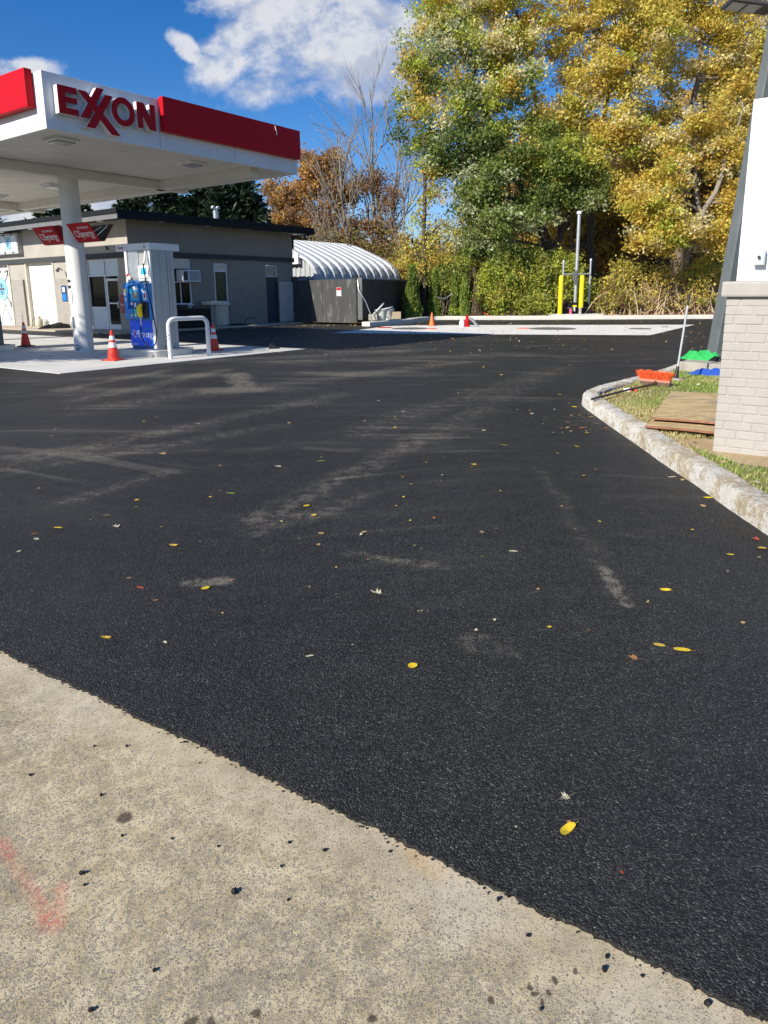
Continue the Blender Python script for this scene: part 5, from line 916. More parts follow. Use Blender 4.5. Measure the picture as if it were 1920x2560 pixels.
SP = [((1420, 2078), 'oval', 'yellow', .034, 'large bright yellow leaf nearest the bottom right on the asphalt', 2.2, 1), ((1424, 2058), 'torn', 'rust', .016, 'small rusty leaf touching the large bright yellow leaf', 0, 0), ((1417, 1994), 'maple', 'pale', .027, 'pale curled maple leaf with a long stem above the large yellow leaf', 2.0, 1),
      ((1555, 2182), 'torn', 'red', .011, 'tiny pinkish red leaf scrap at the lower right of the asphalt', 0, 0), ((1290, 2068), 'torn', 'pale', .009, 'tiny pale scrap left of the large yellow leaf', 0, 0), ((1031, 1665), 'round', 'yellow', .030, 'round bright yellow leaf lying alone in the middle of the asphalt', .4, 0),
      ((945, 1485), 'maple', 'pale', .050, 'big whitish maple leaf near the centre of the picture', 1.1, 1), ((514, 1471), 'round', 'yellow', .034, 'round yellow leaf beside a dusty scuff left of centre', 0, 0), ((265, 1596), 'oval', 'gold', .028, 'golden curled leaf above the left part of the old concrete edge', 1.4, 1), ((1705, 1626), 'oval', 'yellow', .040, 'long yellow leaf at right, rightmost of a group of three', 1.4, 0),
      ((1648, 1614), 'oval', 'gold', .030, 'golden oval leaf at right, topmost of a group of three', 1.5, 0), ((1588, 1646), 'maple', 'rust', .032, 'rusty ragged leaf at right, lowest of a group of three', 1.2, 0), ((1664, 1477), 'oval', 'yellow', .030, 'yellow leaf lying right of the pale scuff mark', 1.2, 1), ((434, 1365), 'oval', 'gold', .036, 'orange gold curled leaf left of centre, casting a small shadow', 1.2, 1),
      ((291, 1318), 'maple', 'pale', .042, 'whitish folded maple leaf in the left half of the asphalt', .5, 1), ((1283, 1379), 'oval', 'pale', .030, 'pale yellow leaf right of centre on clean asphalt', 1.5, 0), ((1236, 1551), 'torn', 'pale', .018, 'curled grey white leaf scrap standing on edge', 0, 1), ((766, 1265), 'round', 'yellow', .036, 'yellow leaf beside the dusty tyre track in mid asphalt', .3, 0),
      ((350, 1470), 'oval', 'red', .026, 'small reddish leaf left of the round yellow leaf', 1.2, 0), ((802, 1334), 'round', 'tan', .030, 'tan oval leaf below the dusty tyre track', .5, 0), ((797, 1362), 'torn', 'tan', .030, 'tan torn leaf just below the tan oval one', 0, 0), ((576, 1234), 'oval', 'green', .040, 'green leaf on the left half of the asphalt', 1.5, 0),
      ((803, 1153), 'oval', 'green', .038, 'green leaf farther out on the asphalt, above the track', 1.5, 0), ((1769, 1246), 'oval', 'yellow', .042, 'yellow leaf near the white kerb at right', 1.5, 1), ((1757, 1265), 'round', 'tan', .028, 'small tan leaf just below the yellow leaf near the kerb', 0, 0), ((1893, 1350), 'maple', 'red', .034, 'bright red leaf against the foot of the kerb at the right edge', 1., 1),
      ((1905, 1371), 'round', 'gold', .030, 'golden leaf under the bright red leaf at the right edge', 1.2, 0), ((1680, 1193), 'oval', 'pale', .038, 'pale willow shaped leaf close to the kerb', 1.4, 0), ((1457, 1072), 'maple', 'rust', .055, 'largest rusty red leaf below the corner of the kerb', 1.3, 1), ((1435, 1018), 'oval', 'yellow', .045, 'yellow leaf right at the corner of the kerb', 1.3, 1),
      ((410, 1135), 'maple', 'tan', .060, 'wide tan leaf on the left, midway to the pumps', 1.4, 0), ((698, 1167), 'maple', 'pale', .050, 'whitish leaf midway between the tracks', 1.2, 0), ((1187, 1162), 'maple', 'gold', .045, 'golden leaf with lobes right of centre, midway out', 1., 0), ((1260, 1113), 'oval', 'yellow', .045, 'yellow leaf farther out and right of the golden lobed leaf', 1.3, 0),
      ((145, 1320), 'oval', 'yellow', .034, 'small yellow leaf at far left of the asphalt', 1.4, 0), ((774, 1641), 'oval', 'pale', .020, 'thin pale yellow sliver of leaf above the concrete edge', 1.6, 0), ((1085, 1295), 'torn', 'rust', .030, 'rusty scrap right of the picture centre', 0, 0), ((1826, 1387), 'oval', 'yellow', .024, 'tiny yellow leaf left of the golden leaf at the right edge', 1.5, 0)]
for pxy, kd, cn, sz, lb, rz, va in SP: fallen(pxy, kd, cn, sz, lb, rz, va)
def zone(px, py):
    a = ('at the left picture edge', 'left of the middle', 'in the middle', 'right of the middle', 'toward the right edge')[min(int(px/384), 4)]
    b = 'level with the pump slab' if py < 935 else 'just before the slab' if py < 1010 else 'level with the kerb corner' if py < 1080 else 'beyond the dusty tracks' if py < 1170 else 'among the dusty tracks' if py < 1280 else 'before the dusty tracks' if py < 1400 else 'nearer the old concrete'
    return a+', '+b
SHP = {'maple': 'lobed', 'oval': 'oval', 'round': 'rounded', 'torn': 'torn'}
cnt = 0; rl = random.Random(12); far_pts = []
while cnt < 262:
    px_, py_ = rl.uniform(0, 1920), 855+ (rl.random()**3.2)*760
    if rl.random() < .16: px_, py_ = rl.gauss(1440, 70), rl.gauss(1045, 32)
    p = G(px_, py_); x, y = p[0], p[1]
    if (px_-0)*(2530-1622)/1900+1622 < py_+60: continue
    if inpoly(np.array([[x, y]]), outer+[(20, 18), (14, 0)])[0]: continue
    if y > 13.5 and x < -2 and (x-s0[0])*(-udir[1])+(y-s0[1])*udir[0] > -.2: continue
    cn = rl.choices(['tan', 'pale', 'gold', 'rust', 'yellow', 'brown', 'green', 'red'], [38, 14, 16, 6, 12, 12, 3, .3])[0]; kd = rl.choice(['maple', 'oval', 'round', 'torn']); sz = rl.uniform(.009, .024)*(1+.05*y)*(.6 if y < 4.2 else 1)
    fallen((x, y), kd, cn, sz, '%s %s leaf %s' % (SHP[kd], cn if cn != 'pale' else 'whitish', zone(px_, py_)), None, rl.randint(0, 1)); cnt += 1
# the rest of the leaf scatter, along the gate, walls and far kerb, as one mass
rs = np.random.default_rng(8); N_ = 900; P_ = np.c_[rs.uniform(-12, 18, N_), rs.uniform(17, 39, N_)]; P2 = np.c_[rs.uniform(-5.5, -.5, 90), rs.normal(33.2, .5, 90)]; P3 = np.c_[rs.uniform(-8, -4, 60), rs.normal(31.2, .8, 60)]; P4 = np.c_[rs.uniform(2.6, 9, 500), rs.uniform(3.5, 14, 500)]; P4 = P4[inpoly(P4, inn)]
zz = np.r_[np.full(N_+150, .012), np.full(len(P4), .155)]; P_ = np.r_[P_, P2, P3, P4]; n = len(P_); a = rs.random(n)*6.28; s_ = rs.uniform(.022, .055, n); s_[-len(P4):] *= .6; dx = np.c_[np.cos(a), np.sin(a), rs.normal(size=n)*.3]*s_[:, None]; dy = np.c_[-np.sin(a), np.cos(a), rs.normal(size=n)*.3]*s_[:, None]*.7; c0 = np.c_[P_, zz+.01]
V = np.stack([c0-dx, c0-dy, c0+dx, c0+dy], 1).reshape(-1, 3); ck = np.array([LEAFC[k] for k in ('tan', 'pale', 'gold', 'rust', 'tan', 'brown')])[rs.integers(0, 6, n)]
tag(quads_obj('leaf_litter', V, ck, 'dryleaf'), 'scattered small dry leaves across the far asphalt, slab edges and island', 'leaves', kind='stuff')
# loose crumbs along the asphalt edge; larger ones singly
bm_ = bmesh.new(); bmesh.ops.create_icosphere(bm_, subdivisions=1, radius=1); iv = np.array([v.co[:] for v in bm_.verts]); ifc = [[v.index for v in f.verts] for f in bm_.faces]; bm_.free()
m = MB(); L_ = np.linalg.norm(eB-eA); m.mats = [MT['rubber']]
for i in range(320):
    k = rs.random()*L_*1.15-.1; off = rs.normal()*.009 if rs.random() < .985 else -abs(rs.normal())*.14; q = eA+ed*k+n_*off; r_ = rs.uniform(.0015, .004)*(1 if abs(off) < .03 else .6); sc = rs.uniform(.6, 1.3, 3)*r_; m.add(iv*sc*(1+rs.normal(size=(12, 1))*.12)+np.array([q[0], q[1], (-.012 if off < 0 else -.002)+r_*.4]), ifc)
tag(m.build('asphalt_crumbs', 'crumb' if 'crumb' in MT else 'rubber', recalc=False), 'loose black asphalt crumbs strewn along the edge of the old concrete', 'crumbs', kind='stuff')
for px_, py_, r_ in [(252, 1980, .009), (204, 2175, .011), (585, 2222, .013), (316, 1858, .007), (235, 1858, .007), (305, 2081, .008), (430, 2088, .006), (703, 2157, .008), (810, 2117, .009), (723, 2098, .007), (975, 2120, .007), (545, 2107, .006), (1155, 2178, .009), (1321, 2329, .009), (1510, 2415, .011), (1517, 2382, .010), (385, 2416, .008), (225, 2515, .009), (1770, 2500, .012), (1868, 2520, .013), (1245, 2240, .010), (498, 1900, .006), (75, 1930, .008), (210, 2203, .007), (720, 2240, .006), (1607, 2430, .007), (1353, 2513, .008)]:
    q = G(px_, py_); sc = rs.uniform(.6, 1.2, 3)*r_*.72; mm = MB(); mm.mats = [MT['rubber']]; mm.add(iv*sc*(1+rs.normal(size=(12, 1))*.15)+np.array([q[0], q[1], -.014+r_*.5]), ifc); tag(mm.build('asphalt_pebble', None, recalc=False), ('%s black pebble on the old concrete, %s, %s' % ('large' if r_ > .0105 else 'middling' if r_ > .0075 else 'tiny', ('at the left edge', 'left of the middle', 'in the middle', 'right of the middle', 'toward the right corner')[min(int(px_/384), 4)], ('near the asphalt edge' if (px_*.478+1622) > py_-90 else 'level with the red paint' if py_ < 2300 else 'at the picture bottom'))), 'pebble', 'black pebbles on the old concrete')

# ------------------------------------------------------------------ trees
def unit(v): return v/np.maximum(np.linalg.norm(v, axis=-1, keepdims=True), 1e-9)
def leaves(cl, per, spread, size, pal, r, flat=.65, droop=.25, jitter=.22, elong=1.5, up=.35, bias=None):
    """cl: (n,3) clump centres; pal: (n,3) colour of each clump"""
    n = len(cl); k = n*per; g = r.normal(size=(k, 3))*spread; g[:, 2] *= flat; g[:, 2] -= droop*np.hypot(g[:, 0], g[:, 1]); P_ = np.repeat(cl, per, 0)+g
    nr = unit(r.normal(size=(k, 3))+np.array([0, 0, up])+(0 if bias is None else bias)); t = unit(np.cross(nr, r.normal(size=(k, 3)))); b = np.cross(nr, t); s_ = size*r.uniform(.6, 1.25, k)[:, None]
    V = np.stack([P_-t*s_*elong*.5, P_-b*s_*.42+nr*s_*.10, P_+t*s_*elong*.5, P_+b*s_*.42+nr*s_*.10], 1).reshape(-1, 3)
    c = np.repeat(pal, per, 0)*r.uniform(1-jitter, 1+jitter, (k, 1))*(1+r.normal(size=(k, 3))*.06); return V, np.clip(c, .004, .9)
PAL = {'gold': (.58, .43, .085), 'yellow': (.62, .52, .11), 'lime': (.42, .46, .07), 'silver': (.52, .55, .33), 'green': (.21, .26, .06), 'dgreen': (.11, .155, .04), 'rust': (.42, .22, .085), 'brown': (.27, .17, .09), 'orange': (.54, .33, .09), 'pale': (.70, .62, .33), 'red': (.45, .10, .05), 'olive': (.30, .29, .06)}
def palette(r, P_, spec):
    """spec: list of (name, weight, zlo, zhi): colours mixed by height and by patches"""
    out = np.zeros((len(P_), 3)); pn = vnoise(P_, .35, int(r.integers(1e6))); q = r.random(len(P_))*.62+.38*(pn*.5+.5)
    for i, p in enumerate(P_):
        ws = [w_*(max(0., min(1., (p[2]-zl)/1.8+.5))*max(0., min(1., (zh-p[2])/1.8+.5))) for _, w_, zl, zh in spec]; tot = sum(ws) or 1; a = 0; x = min(max(q[i], 0), .999)*tot
        for (nm, *_), w_ in zip(spec, ws):
            a += w_
            if x <= a: out[i] = PAL[nm]; break
        else: out[i] = PAL[spec[-1][0]]
    return out
def bez(a, b, sag, r, n=4):
    a, b = np.array(a, float), np.array(b, float); m_ = (a+b)/2+r.normal(size=3)*np.linalg.norm(b-a)*.09+np.array([0, 0, sag*np.linalg.norm(b-a)]); return [a*(1-t)**2+2*m_*t*(1-t)+b*t*t for t in np.linspace(0, 1, n+1)]
def tree(name, label, trunks, blobs, spec, seed, per=60, spread=.42, size=.19, mat='bark', group=None, twig=.5, gap=.25, flat=.65, droop=.25, ctag='tree', jitter=.22, limb=.075, nodes=None):
    r = np.random.default_rng(seed); b0 = np.array(trunks[0][0][:3], float); t = thing(name, label, ctag, b0, group); m = MB(); nodes_ = []
    for tr in trunks:
        pts = [np.array(p[:3], float) for p in tr]; rad = [p[3] for p in tr]; P_, R_ = [], []
        for i in range(len(pts)-1):
            for k in range(4): q = k/4; P_.append(pts[i]*(1-q)+pts[i+1]*q+r.normal(size=3)*.03); R_.append(rad[i]*(1-q)+rad[i+1]*q)
        P_.append(pts[-1]); R_.append(rad[-1]); m.tube(P_, R_, 8); nodes_ += [(p, q) for p, q in zip(P_, R_)]
    NP = np.array([p for p, _ in nodes_]); allc = []
    for (cx, cy, cz, rx, ry, rz, n) in blobs:
        c = np.array([cx, cy, cz]); d = np.linalg.norm(NP-c, axis=1)+np.maximum(0, NP[:, 2]-cz+.3)*2.5; j = int(d.argmin()); path = bez(NP[j], c, .12, r, 5); m.tube(path, [min(nodes_[j][1]*.7, limb*1.4)*(1-.13*k) for k in range(6)], 6)
        u_ = unit(r.normal(size=(n*2, 3)))*(r.random((n*2, 1))**.45); q = c+u_*np.array([rx, ry, rz]); nz = vnoise(q, .7, seed*7+3); q = q[nz > -1+gap*1.9+r.normal(size=len(q))*.12-.35][:int(n*.82)]; allc.append(q); pp = np.array(path)
        for k in range(len(q)):
            if r.random() < twig: j2 = int(r.integers(1, 6)); e = bez(pp[j2], q[k], .10, r, 3); m.tube(e, [.035, .025, .016, .008], 3, cap=False)
    q = np.concatenate(allc); V, c = leaves(q, int(per*1.7), spread*.86, size*.68, palette(r, q, spec), r, flat, droop, jitter); m.build('trunk', mat, t, smooth=True, recalc=False); quads_obj('crown', V, c, 'leaf', t); return t
def P3(px, py, Y): return tuple(AT(px, py, Y))
def tp(px, py, Y, r_): return (*AT(px, py, Y), r_)
def bl(px, py, Y, wpx, hpx, n, dy=None): c = AT(px, py, Y); k = Y/1716.; return (c[0], c[1], c[2], wpx*k, (dy or max(wpx, hpx)*.75)*k if dy is None else dy, hpx*k, n)
# big maple left of the woodland edge, green below and gold above
tree('maple_tree', 'largest maple, silvery green below and golden above, with dark leaning trunk',
     [[tp(1385, 790, 44, .42), tp(1378, 640, 44, .36), tp(1350, 560, 44, .30), tp(1290, 440, 44, .22), tp(1240, 330, 44, .16), tp(1180, 200, 44, .08)], [tp(1350, 560, 44, .26), tp(1370, 420, 44.5, .20), tp(1340, 250, 44.5, .14), tp(1300, 60, 44.5, .07)], [tp(1378, 640, 44, .24), tp(1430, 520, 43.5, .16), tp(1460, 400, 43, .08)]],
     [bl(1060, 330, 43.5, 78, 70, 34), bl(1050, 210, 44, 66, 66, 34), bl(1075, 110, 44, 72, 76, 40), bl(1130, 20, 44.5, 90, 66, 44), bl(1250, -10, 45, 110, 80, 60), bl(1200, 120, 44, 90, 70, 52), bl(1310, 110, 44.5, 80, 80, 46), bl(1170, 240, 43, 80, 60, 46), bl(1280, 220, 43.5, 86, 54, 44), bl(1130, 390, 42.5, 80, 56, 42), bl(1200, 340, 43, 76, 46, 36), bl(1230, 440, 42, 66, 50, 32), bl(1340, 400, 42, 90, 48, 46), bl(1430, 390, 42, 76, 46, 38), bl(1180, 500, 42, 56, 50, 26), bl(1260, 550, 42, 84, 60, 46), bl(1370, 500, 42.5, 84, 56, 46), bl(1460, 470, 42, 54, 60, 30), bl(1190, 600, 42.5, 50, 40, 20), bl(1280, 640, 42.5, 80, 36, 30), bl(1330, 300, 43.5, 70, 50, 24)],
     [('silver', 1.7, 3, 19), ('green', 2.4, -5, 15), ('dgreen', 1.2, -5, 11.5), ('lime', 1.2, 7, 30), ('pale', 1.1, 11, 40), ('gold', 2.2, 12, 40), ('yellow', 1.5, 9, 40)], 3, per=85, spread=.42, size=.21, mat='barkd', gap=.32, twig=.25, droop=.35)
tree('maple_tree', 'golden maple right of the largest one, with slender dark forking stems',
     [[tp(1480, 790, 46, .30), tp(1476, 600, 46, .24), tp(1490, 420, 46, .18), tp(1520, 240, 46, .12), tp(1540, 60, 46, .06)], [tp(1490, 420, 46, .14), tp(1560, 300, 46, .10), tp(1600, 120, 46, .05)]],
     [bl(1440, 60, 46, 90, 90, 56), bl(1530, 10, 46.5, 100, 80, 58), bl(1480, 200, 45.5, 86, 70, 52), bl(1420, 290, 45, 60, 44, 26), bl(1580, 170, 46, 80, 80, 48), bl(1530, 330, 45, 80, 60, 44), bl(1610, 60, 46, 76, 84, 44), bl(1600, 350, 45, 60, 60, 32), bl(1520, 450, 45.5, 60, 44, 24)],
     [('gold', 2, -5, 40), ('yellow', 2, -5, 40), ('pale', .5, 8, 40), ('lime', 1, -5, 13), ('lime', 1.1, 3, 40)], 5, per=85, spread=.42, size=.21, mat='barkd', gap=.35, twig=.25)
tree('maple_tree', 'yellow maple nearest the lamp pole with grey trunks forking low',
     [[tp(1704, 792, 42.8, .22), tp(1716, 640, 41, .19), tp(1738, 570, 40, .18), tp(1752, 540, 40, .17), tp(1790, 480, 40, .14), tp(1812, 400, 40, .10), tp(1850, 300, 40, .05)], [tp(1752, 540, 40, .11), tp(1740, 490, 40, .09), tp(1738, 410, 40.3, .05)]],
     [bl(1680, 430, 40, 66, 40, 30), bl(1740, 330, 40.5, 84, 52, 44), bl(1820, 370, 40.5, 70, 60, 40), bl(1640, 500, 39.5, 64, 50, 38), bl(1690, 560, 39, 66, 44, 40), bl(1630, 600, 39.5, 56, 46, 30), bl(1790, 590, 39.5, 50, 44, 26), bl(1830, 500, 40, 44, 56, 24), bl(1860, 250, 41, 60, 60, 30), bl(1590, 470, 40.5, 40, 44, 16)],
     [('yellow', 2.2, -5, 40), ('pale', .45, 3, 40), ('gold', 1.4, -5, 40), ('lime', .9, -5, 9)], 8, per=80, spread=.36, size=.20, mat='barkl', gap=.35, twig=.25)
tree('maple_tree', 'tall yellow tree with a bent bare upper trunk behind the lamp pole',
     [[tp(1690, 790, 48, .34), tp(1700, 560, 48, .28), tp(1722, 400, 48, .24), tp(1726, 270, 48, .20), tp(1752, 170, 48, .16), tp(1748, 60, 48, .12), tp(1756, -80, 48, .08)], [tp(1722, 310, 48, .12), tp(1680, 250, 48, .09), tp(1640, 210, 48, .05)]],
     [bl(1670, 60, 48.5, 66, 80, 40), bl(1780, 40, 48, 60, 84, 42), bl(1850, 80, 48, 72, 84, 44), bl(1690, 180, 48, 50, 50, 20), bl(1800, 190, 48.5, 74, 54, 36), bl(1880, 190, 48.5, 60, 60, 30), bl(1640, 290, 48, 50, 50, 24), bl(1720, -40, 48, 80, 50, 36), bl(1900, 330, 48, 60, 80, 34)],
     [('gold', 2, -5, 60), ('yellow', 1.6, -5, 60), ('pale', .6, 5, 60), ('lime', .9, 5, 60)], 12, per=75, spread=.42, size=.21, mat='bark', gap=.42, twig=.3)
# rows behind the edge
BR = [('tree', 'golden brown tree filling the gap behind the two big maples', 1420, 56, [(1420, 320, 110, 90, 60), (1400, 470, 110, 90, 60), (1440, 600, 120, 80, 60), (1520, 560, 90, 80, 50)], [('brown', 1.2, -5, 40), ('gold', 1.3, -5, 40), ('olive', 1, -5, 40), ('red', .18, -5, 10), ('orange', .6, -5, 40)]),
      ('tree', 'amber tree behind the low forking maple on the right', 1640, 55, [(1620, 430, 110, 100, 60), (1740, 470, 110, 100, 60), (1850, 430, 100, 110, 60), (1700, 620, 130, 80, 66), (1850, 620, 110, 80, 50), (1600, 680, 100, 70, 40)], [('gold', 1.6, -5, 40), ('orange', 1.2, -5, 40), ('brown', 1.2, -5, 40), ('olive', .7, -5, 12)]),
      ('tree', 'pale gold tree rising behind everything at the top right', 1800, 60, [(1640, 60, 90, 110, 40), (1760, 250, 110, 80, 46), (1880, 60, 90, 120, 46), (1860, 300, 90, 90, 46)], [('gold', 1.4, -5, 60), ('orange', 1, -5, 60), ('pale', 1, -5, 60), ('brown', .6, -5, 60)]),
      ('tree', 'dull yellow tree behind the left flank of the largest maple', 1190, 54, [(1185, 620, 50, 60, 26), (1200, 420, 60, 80, 24)], [('yellow', 1.4, -5, 40), ('olive', 1, -5, 40), ('brown', .8, -5, 40), ('orange', .4, -5, 40)])]
for nm, lb, px, Y, bb, spec in BR:
    tree('woodland_tree', lb, [[tp(px, 780, Y, .3), tp(px+6, 560, Y, .24), tp(px-10, 330, Y, .15), tp(px, 120 if bb[0][1] < 400 else 380, Y, .06)]], [bl(x, y, Y, w_, h_, n) for x, y, w_, h_, n in bb], spec, px, per=62, spread=.6, size=.30, mat='barkd', gap=.3, twig=.12, group='trees behind the woodland edge')
# autumn trees left of the gap
tree('oak_tree', 'round orange brown tree behind the arched shed, next to the dark conifers', [[tp(790, 790, 58, .35), tp(785, 560, 58, .25), tp(770, 440, 58, .12)]],
     [bl(740, 480, 58, 46, 46, 44), bl(800, 440, 58, 50, 50, 52), bl(760, 400, 58, 30, 26, 18), bl(850, 480, 58, 46, 60, 44), bl(730, 560, 57, 46, 46, 40), bl(800, 560, 57, 56, 50, 50), bl(860, 580, 57, 40, 46, 34), bl(700, 520, 58, 30, 40, 22), bl(690, 470, 59, 24, 30, 12), bl(840, 400, 58, 30, 26, 16)],
     [('rust', 2, -5, 40), ('orange', 1.3, -5, 40), ('brown', 1.6, -5, 40), ('olive', .8, -5, 40)], 21, per=62, spread=.42, size=.25, gap=.3, twig=.4)
tree('oak_tree', 'thin maroon brown tree between the orange tree and the vine covered trunk', [[tp(955, 790, 56, .3), tp(950, 560, 56, .2), tp(940, 430, 56, .1)]],
     [bl(920, 460, 56, 40, 44, 22), bl(965, 500, 56, 34, 60, 30), bl(920, 560, 56, 44, 44, 26), bl(980, 580, 56, 26, 44, 16), bl(890, 620, 56, 50, 30, 20)],
     [('brown', 2.4, -5, 40), ('rust', 1, -5, 40), ('orange', .4, -5, 40)], 22, per=45, spread=.5, size=.20, gap=.35, twig=.6)
tree('vine_covered_tree', 'slim upright trunk wrapped in yellow vine leaves at the edge of the gap', [[tp(1062, 792, 42, .14), tp(1060, 600, 42, .12), tp(1064, 450, 42, .10), tp(1058, 340, 42, .05)]],
     [bl(1055, 420, 42, 30, 30, 6), bl(1072, 480, 42, 22, 40, 9), bl(1048, 530, 42, 18, 44, 7), bl(1070, 580, 42, 20, 44, 10), bl(1105, 560, 42.5, 30, 50, 10), bl(1035, 640, 42, 34, 30, 12), bl(1095, 640, 42, 34, 30, 12), bl(1100, 440, 42.5, 26, 44, 9)],
     [('yellow', 2.4, -5, 40), ('gold', 1, -5, 40), ('lime', 1, -5, 40), ('olive', .6, -5, 40)], 23, per=42, spread=.40, size=.17, mat='barkd', gap=.3, twig=.7, droop=.5)
for px, py, lb in ((1005, 640, 'small yellow leaved sapling just right of the arched shed'), (1150, 600, 'small yellow sapling between arborvitae and the largest maple')):
    tree('sapling', lb, [[tp(px, 780, 53, .06), tp(px-6, 680, 53, .05), tp(px+8, py-60, 53, .02)]], [bl(px, py, 53, 26, 30, 10), bl(px-22, py+30, 53, 22, 26, 8), bl(px+20, py+40, 53, 22, 30, 8), bl(px+6, py-50, 53, 16, 22, 5)], [('yellow', 2, -5, 40), ('gold', 1, -5, 40), ('lime', .7, -5, 40)], px, per=32, spread=.38, size=.17, gap=.2, twig=.8, group='saplings')
# bare trees
def bare(name, label, base, top, r0, seed, mat='barkl', lean=0, spreadk=.46, depth=4, group='bare trees in the gap'):
    r = np.random.default_rng(seed); t = thing(name, label, 'tree', base, group); m = MB(); base, top = np.array(base), np.array(top)
    def grow(p, d, L_, rad, lv):
        n = 4; P_ = [p]; dd = d.copy()
        for k in range(n): dd = unit(dd+r.normal(size=3)*.10+np.array([0, 0, .06])); P_.append(P_[-1]+dd*L_/n)
        m.tube(P_, [max(rad*(1-.55*k/n), .007) for k in range(n+1)], 6 if lv < 2 else 4 if lv < 3 else 3, cap=False)
        if lv >= depth: return
        for k in range(4 if lv < 2 else 3):
            f = r.uniform(.3, 1.); i = min(int(f*n), n-1); q = P_[i]+(P_[i+1]-P_[i])*(f*n-i); sd = unit(np.cross(dd, r.normal(size=3))); grow(q, unit(dd*r.uniform(.8, 1.3)+sd*spreadk*r.uniform(.6, 1.2)), L_*r.uniform(.42, .68), rad*(.5-.1*(lv > 1)), lv+1)
    d = top-base; H_ = np.linalg.norm(d); P_ = [base+d*k/10+np.array([math.sin(k*.9+seed)*.12, 0, 0])*(0 < k < 10) for k in range(11)]; m.tube(P_, [r0*(1-.085*k) for k in range(11)], 8)
    for k in range(12): f = r.uniform(.28, .97); q = base+d*f; sd = unit(np.array([r.normal(), r.normal()*.6, 0])); grow(q, unit(unit(d)*1.1+sd*spreadk), H_*(.14+.30*(1-f)), r0*(1-.8*f)*.65, 1)
    o = m.build('trunk', mat, t, smooth=True, recalc=False); return t
for i, (bx_, by_, tx_, ty_, Y_, r_, lb) in enumerate([(880, 790, 846, 330, 55, .19, 'leftmost bare tree leaning left over the shed'), (950, 790, 924, 222, 56, .22, 'tallest bare tree, its bare top reaching the cloud'), (975, 790, 1000, 240, 57, .14, 'bare tree whose upper stem leans right toward the big maple'), (890, 785, 775, 500, 54, .12, 'bare tree leaning far left across the orange tree'), (1000, 790, 1010, 380, 55, .11, 'thin bare tree beside the vine covered trunk')]):
    bare('bare_tree', lb, AT(bx_, by_, Y_), AT(tx_, ty_, Y_), r_, 30+i, depth=3)
# slender stems of the thicket
for i, (a, b, c_) in enumerate([(872, 600, 55), (905, 580, 55), (990, 560, 54), (1020, 600, 54), (1130, 500, 50), (1110, 620, 46)]):
    bare('sapling', ['thin bare sapling behind the shed roof', 'second thin bare sapling right of it', 'slender grey stem behind the yellow sapling', 'short slender stem in the thicket', 'dark slender stem behind the arborvitae', 'thin stem rising by the vine covered trunk'][i], AT(a, 790, c_), AT(a+(-1)**i*14, b, c_), .06, 60+i, depth=2, group='bare saplings in the thicket')
# dark conifers behind the garage
def conifer(name, label, base, H_, R_, n, seed, colr, size=.30, group=None):
    r = np.random.default_rng(seed); t = thing(name, label, 'tree', base, group); base = np.array(base); m = MB(); m.tube([base, base+(0, 0, H_*.97)], [.26, .02], 8); V_, C_ = [], []
    nb = int(n); hs_ = r.random(nb)**.8; an = r.random(nb)*6.283
    for h, a in zip(hs_, an):
        L_ = R_*(1-h)**.75*r.uniform(.75, 1.12)+.25; p0 = base+np.array([0, 0, H_*(.06+.94*h)]); d = np.array([math.cos(a), math.sin(a), r.uniform(-.12, .28)]); k = max(5, int(L_*9)); tt = r.random(k)**.7; P_ = p0+np.outer(tt*L_, d)+np.c_[np.zeros((k, 2)), -.28*tt**2*L_+.18*tt**6*L_]+r.normal(size=(k, 3))*.12
        s_ = size*r.uniform(.6, 1.3, (k, 1)); ax_ = unit(d+r.normal(size=(k, 3))*.45+np.array([0, 0, .18])); nr = unit(r.normal(size=(k, 3))+np.array([0, 0, .8])); b = unit(np.cross(nr, ax_))
        V_.append(np.stack([P_-ax_*s_*.7, P_-b*s_*.28, P_+ax_*s_, P_+b*s_*.28], 1).reshape(-1, 3)); c = np.array(colr)*r.uniform(.6, 1.5, (k, 1)); C_.append(c)
        if r.random() < .25: m.tube([p0, p0+d*L_*.8], [.03, .01], 3, cap=False)
    m.build('trunk', 'barkd', t, recalc=False); quads_obj('crown', np.concatenate(V_), np.concatenate(C_), 'needle', t); return t
for px, pt, Y, R_, lb in ((620, 430, 52, 3.3, 'dark conifer with ragged right edge, nearest the arched shed'), (520, 400, 54, 3.8, 'widest dark conifer behind the roof vent'), (420, 405, 54, 3.6, 'dark conifer left of the roof vent'), (350, 440, 55, 2.8, 'dark conifer behind the near corner of the garage roof'), (570, 455, 51, 2.6, 'lower dark conifer filling between the two right ones'),
                         (228, 498, 60, 2.0, 'small pointed conifer just right of the canopy column'), (205, 515, 60, 1.8, 'low conifer top touching the canopy column on its right'), (128, 500, 60, 2.6, 'conifer showing left of the canopy column'), (165, 515, 61, 2.2, 'conifer half hidden by the left side of the column'), (2, 515, 60, 2.3, 'conifer at the far left picture edge')):
    b = AT(px, 760, Y); b[2] = 0; conifer('conifer', lb, b, AT(px, pt, Y)[2], R_*1.25, 520 if px > 300 else 300, int(px), (.022, .040, .018) if px > 300 else (.045, .075, .025), .34, 'conifers behind the garage')
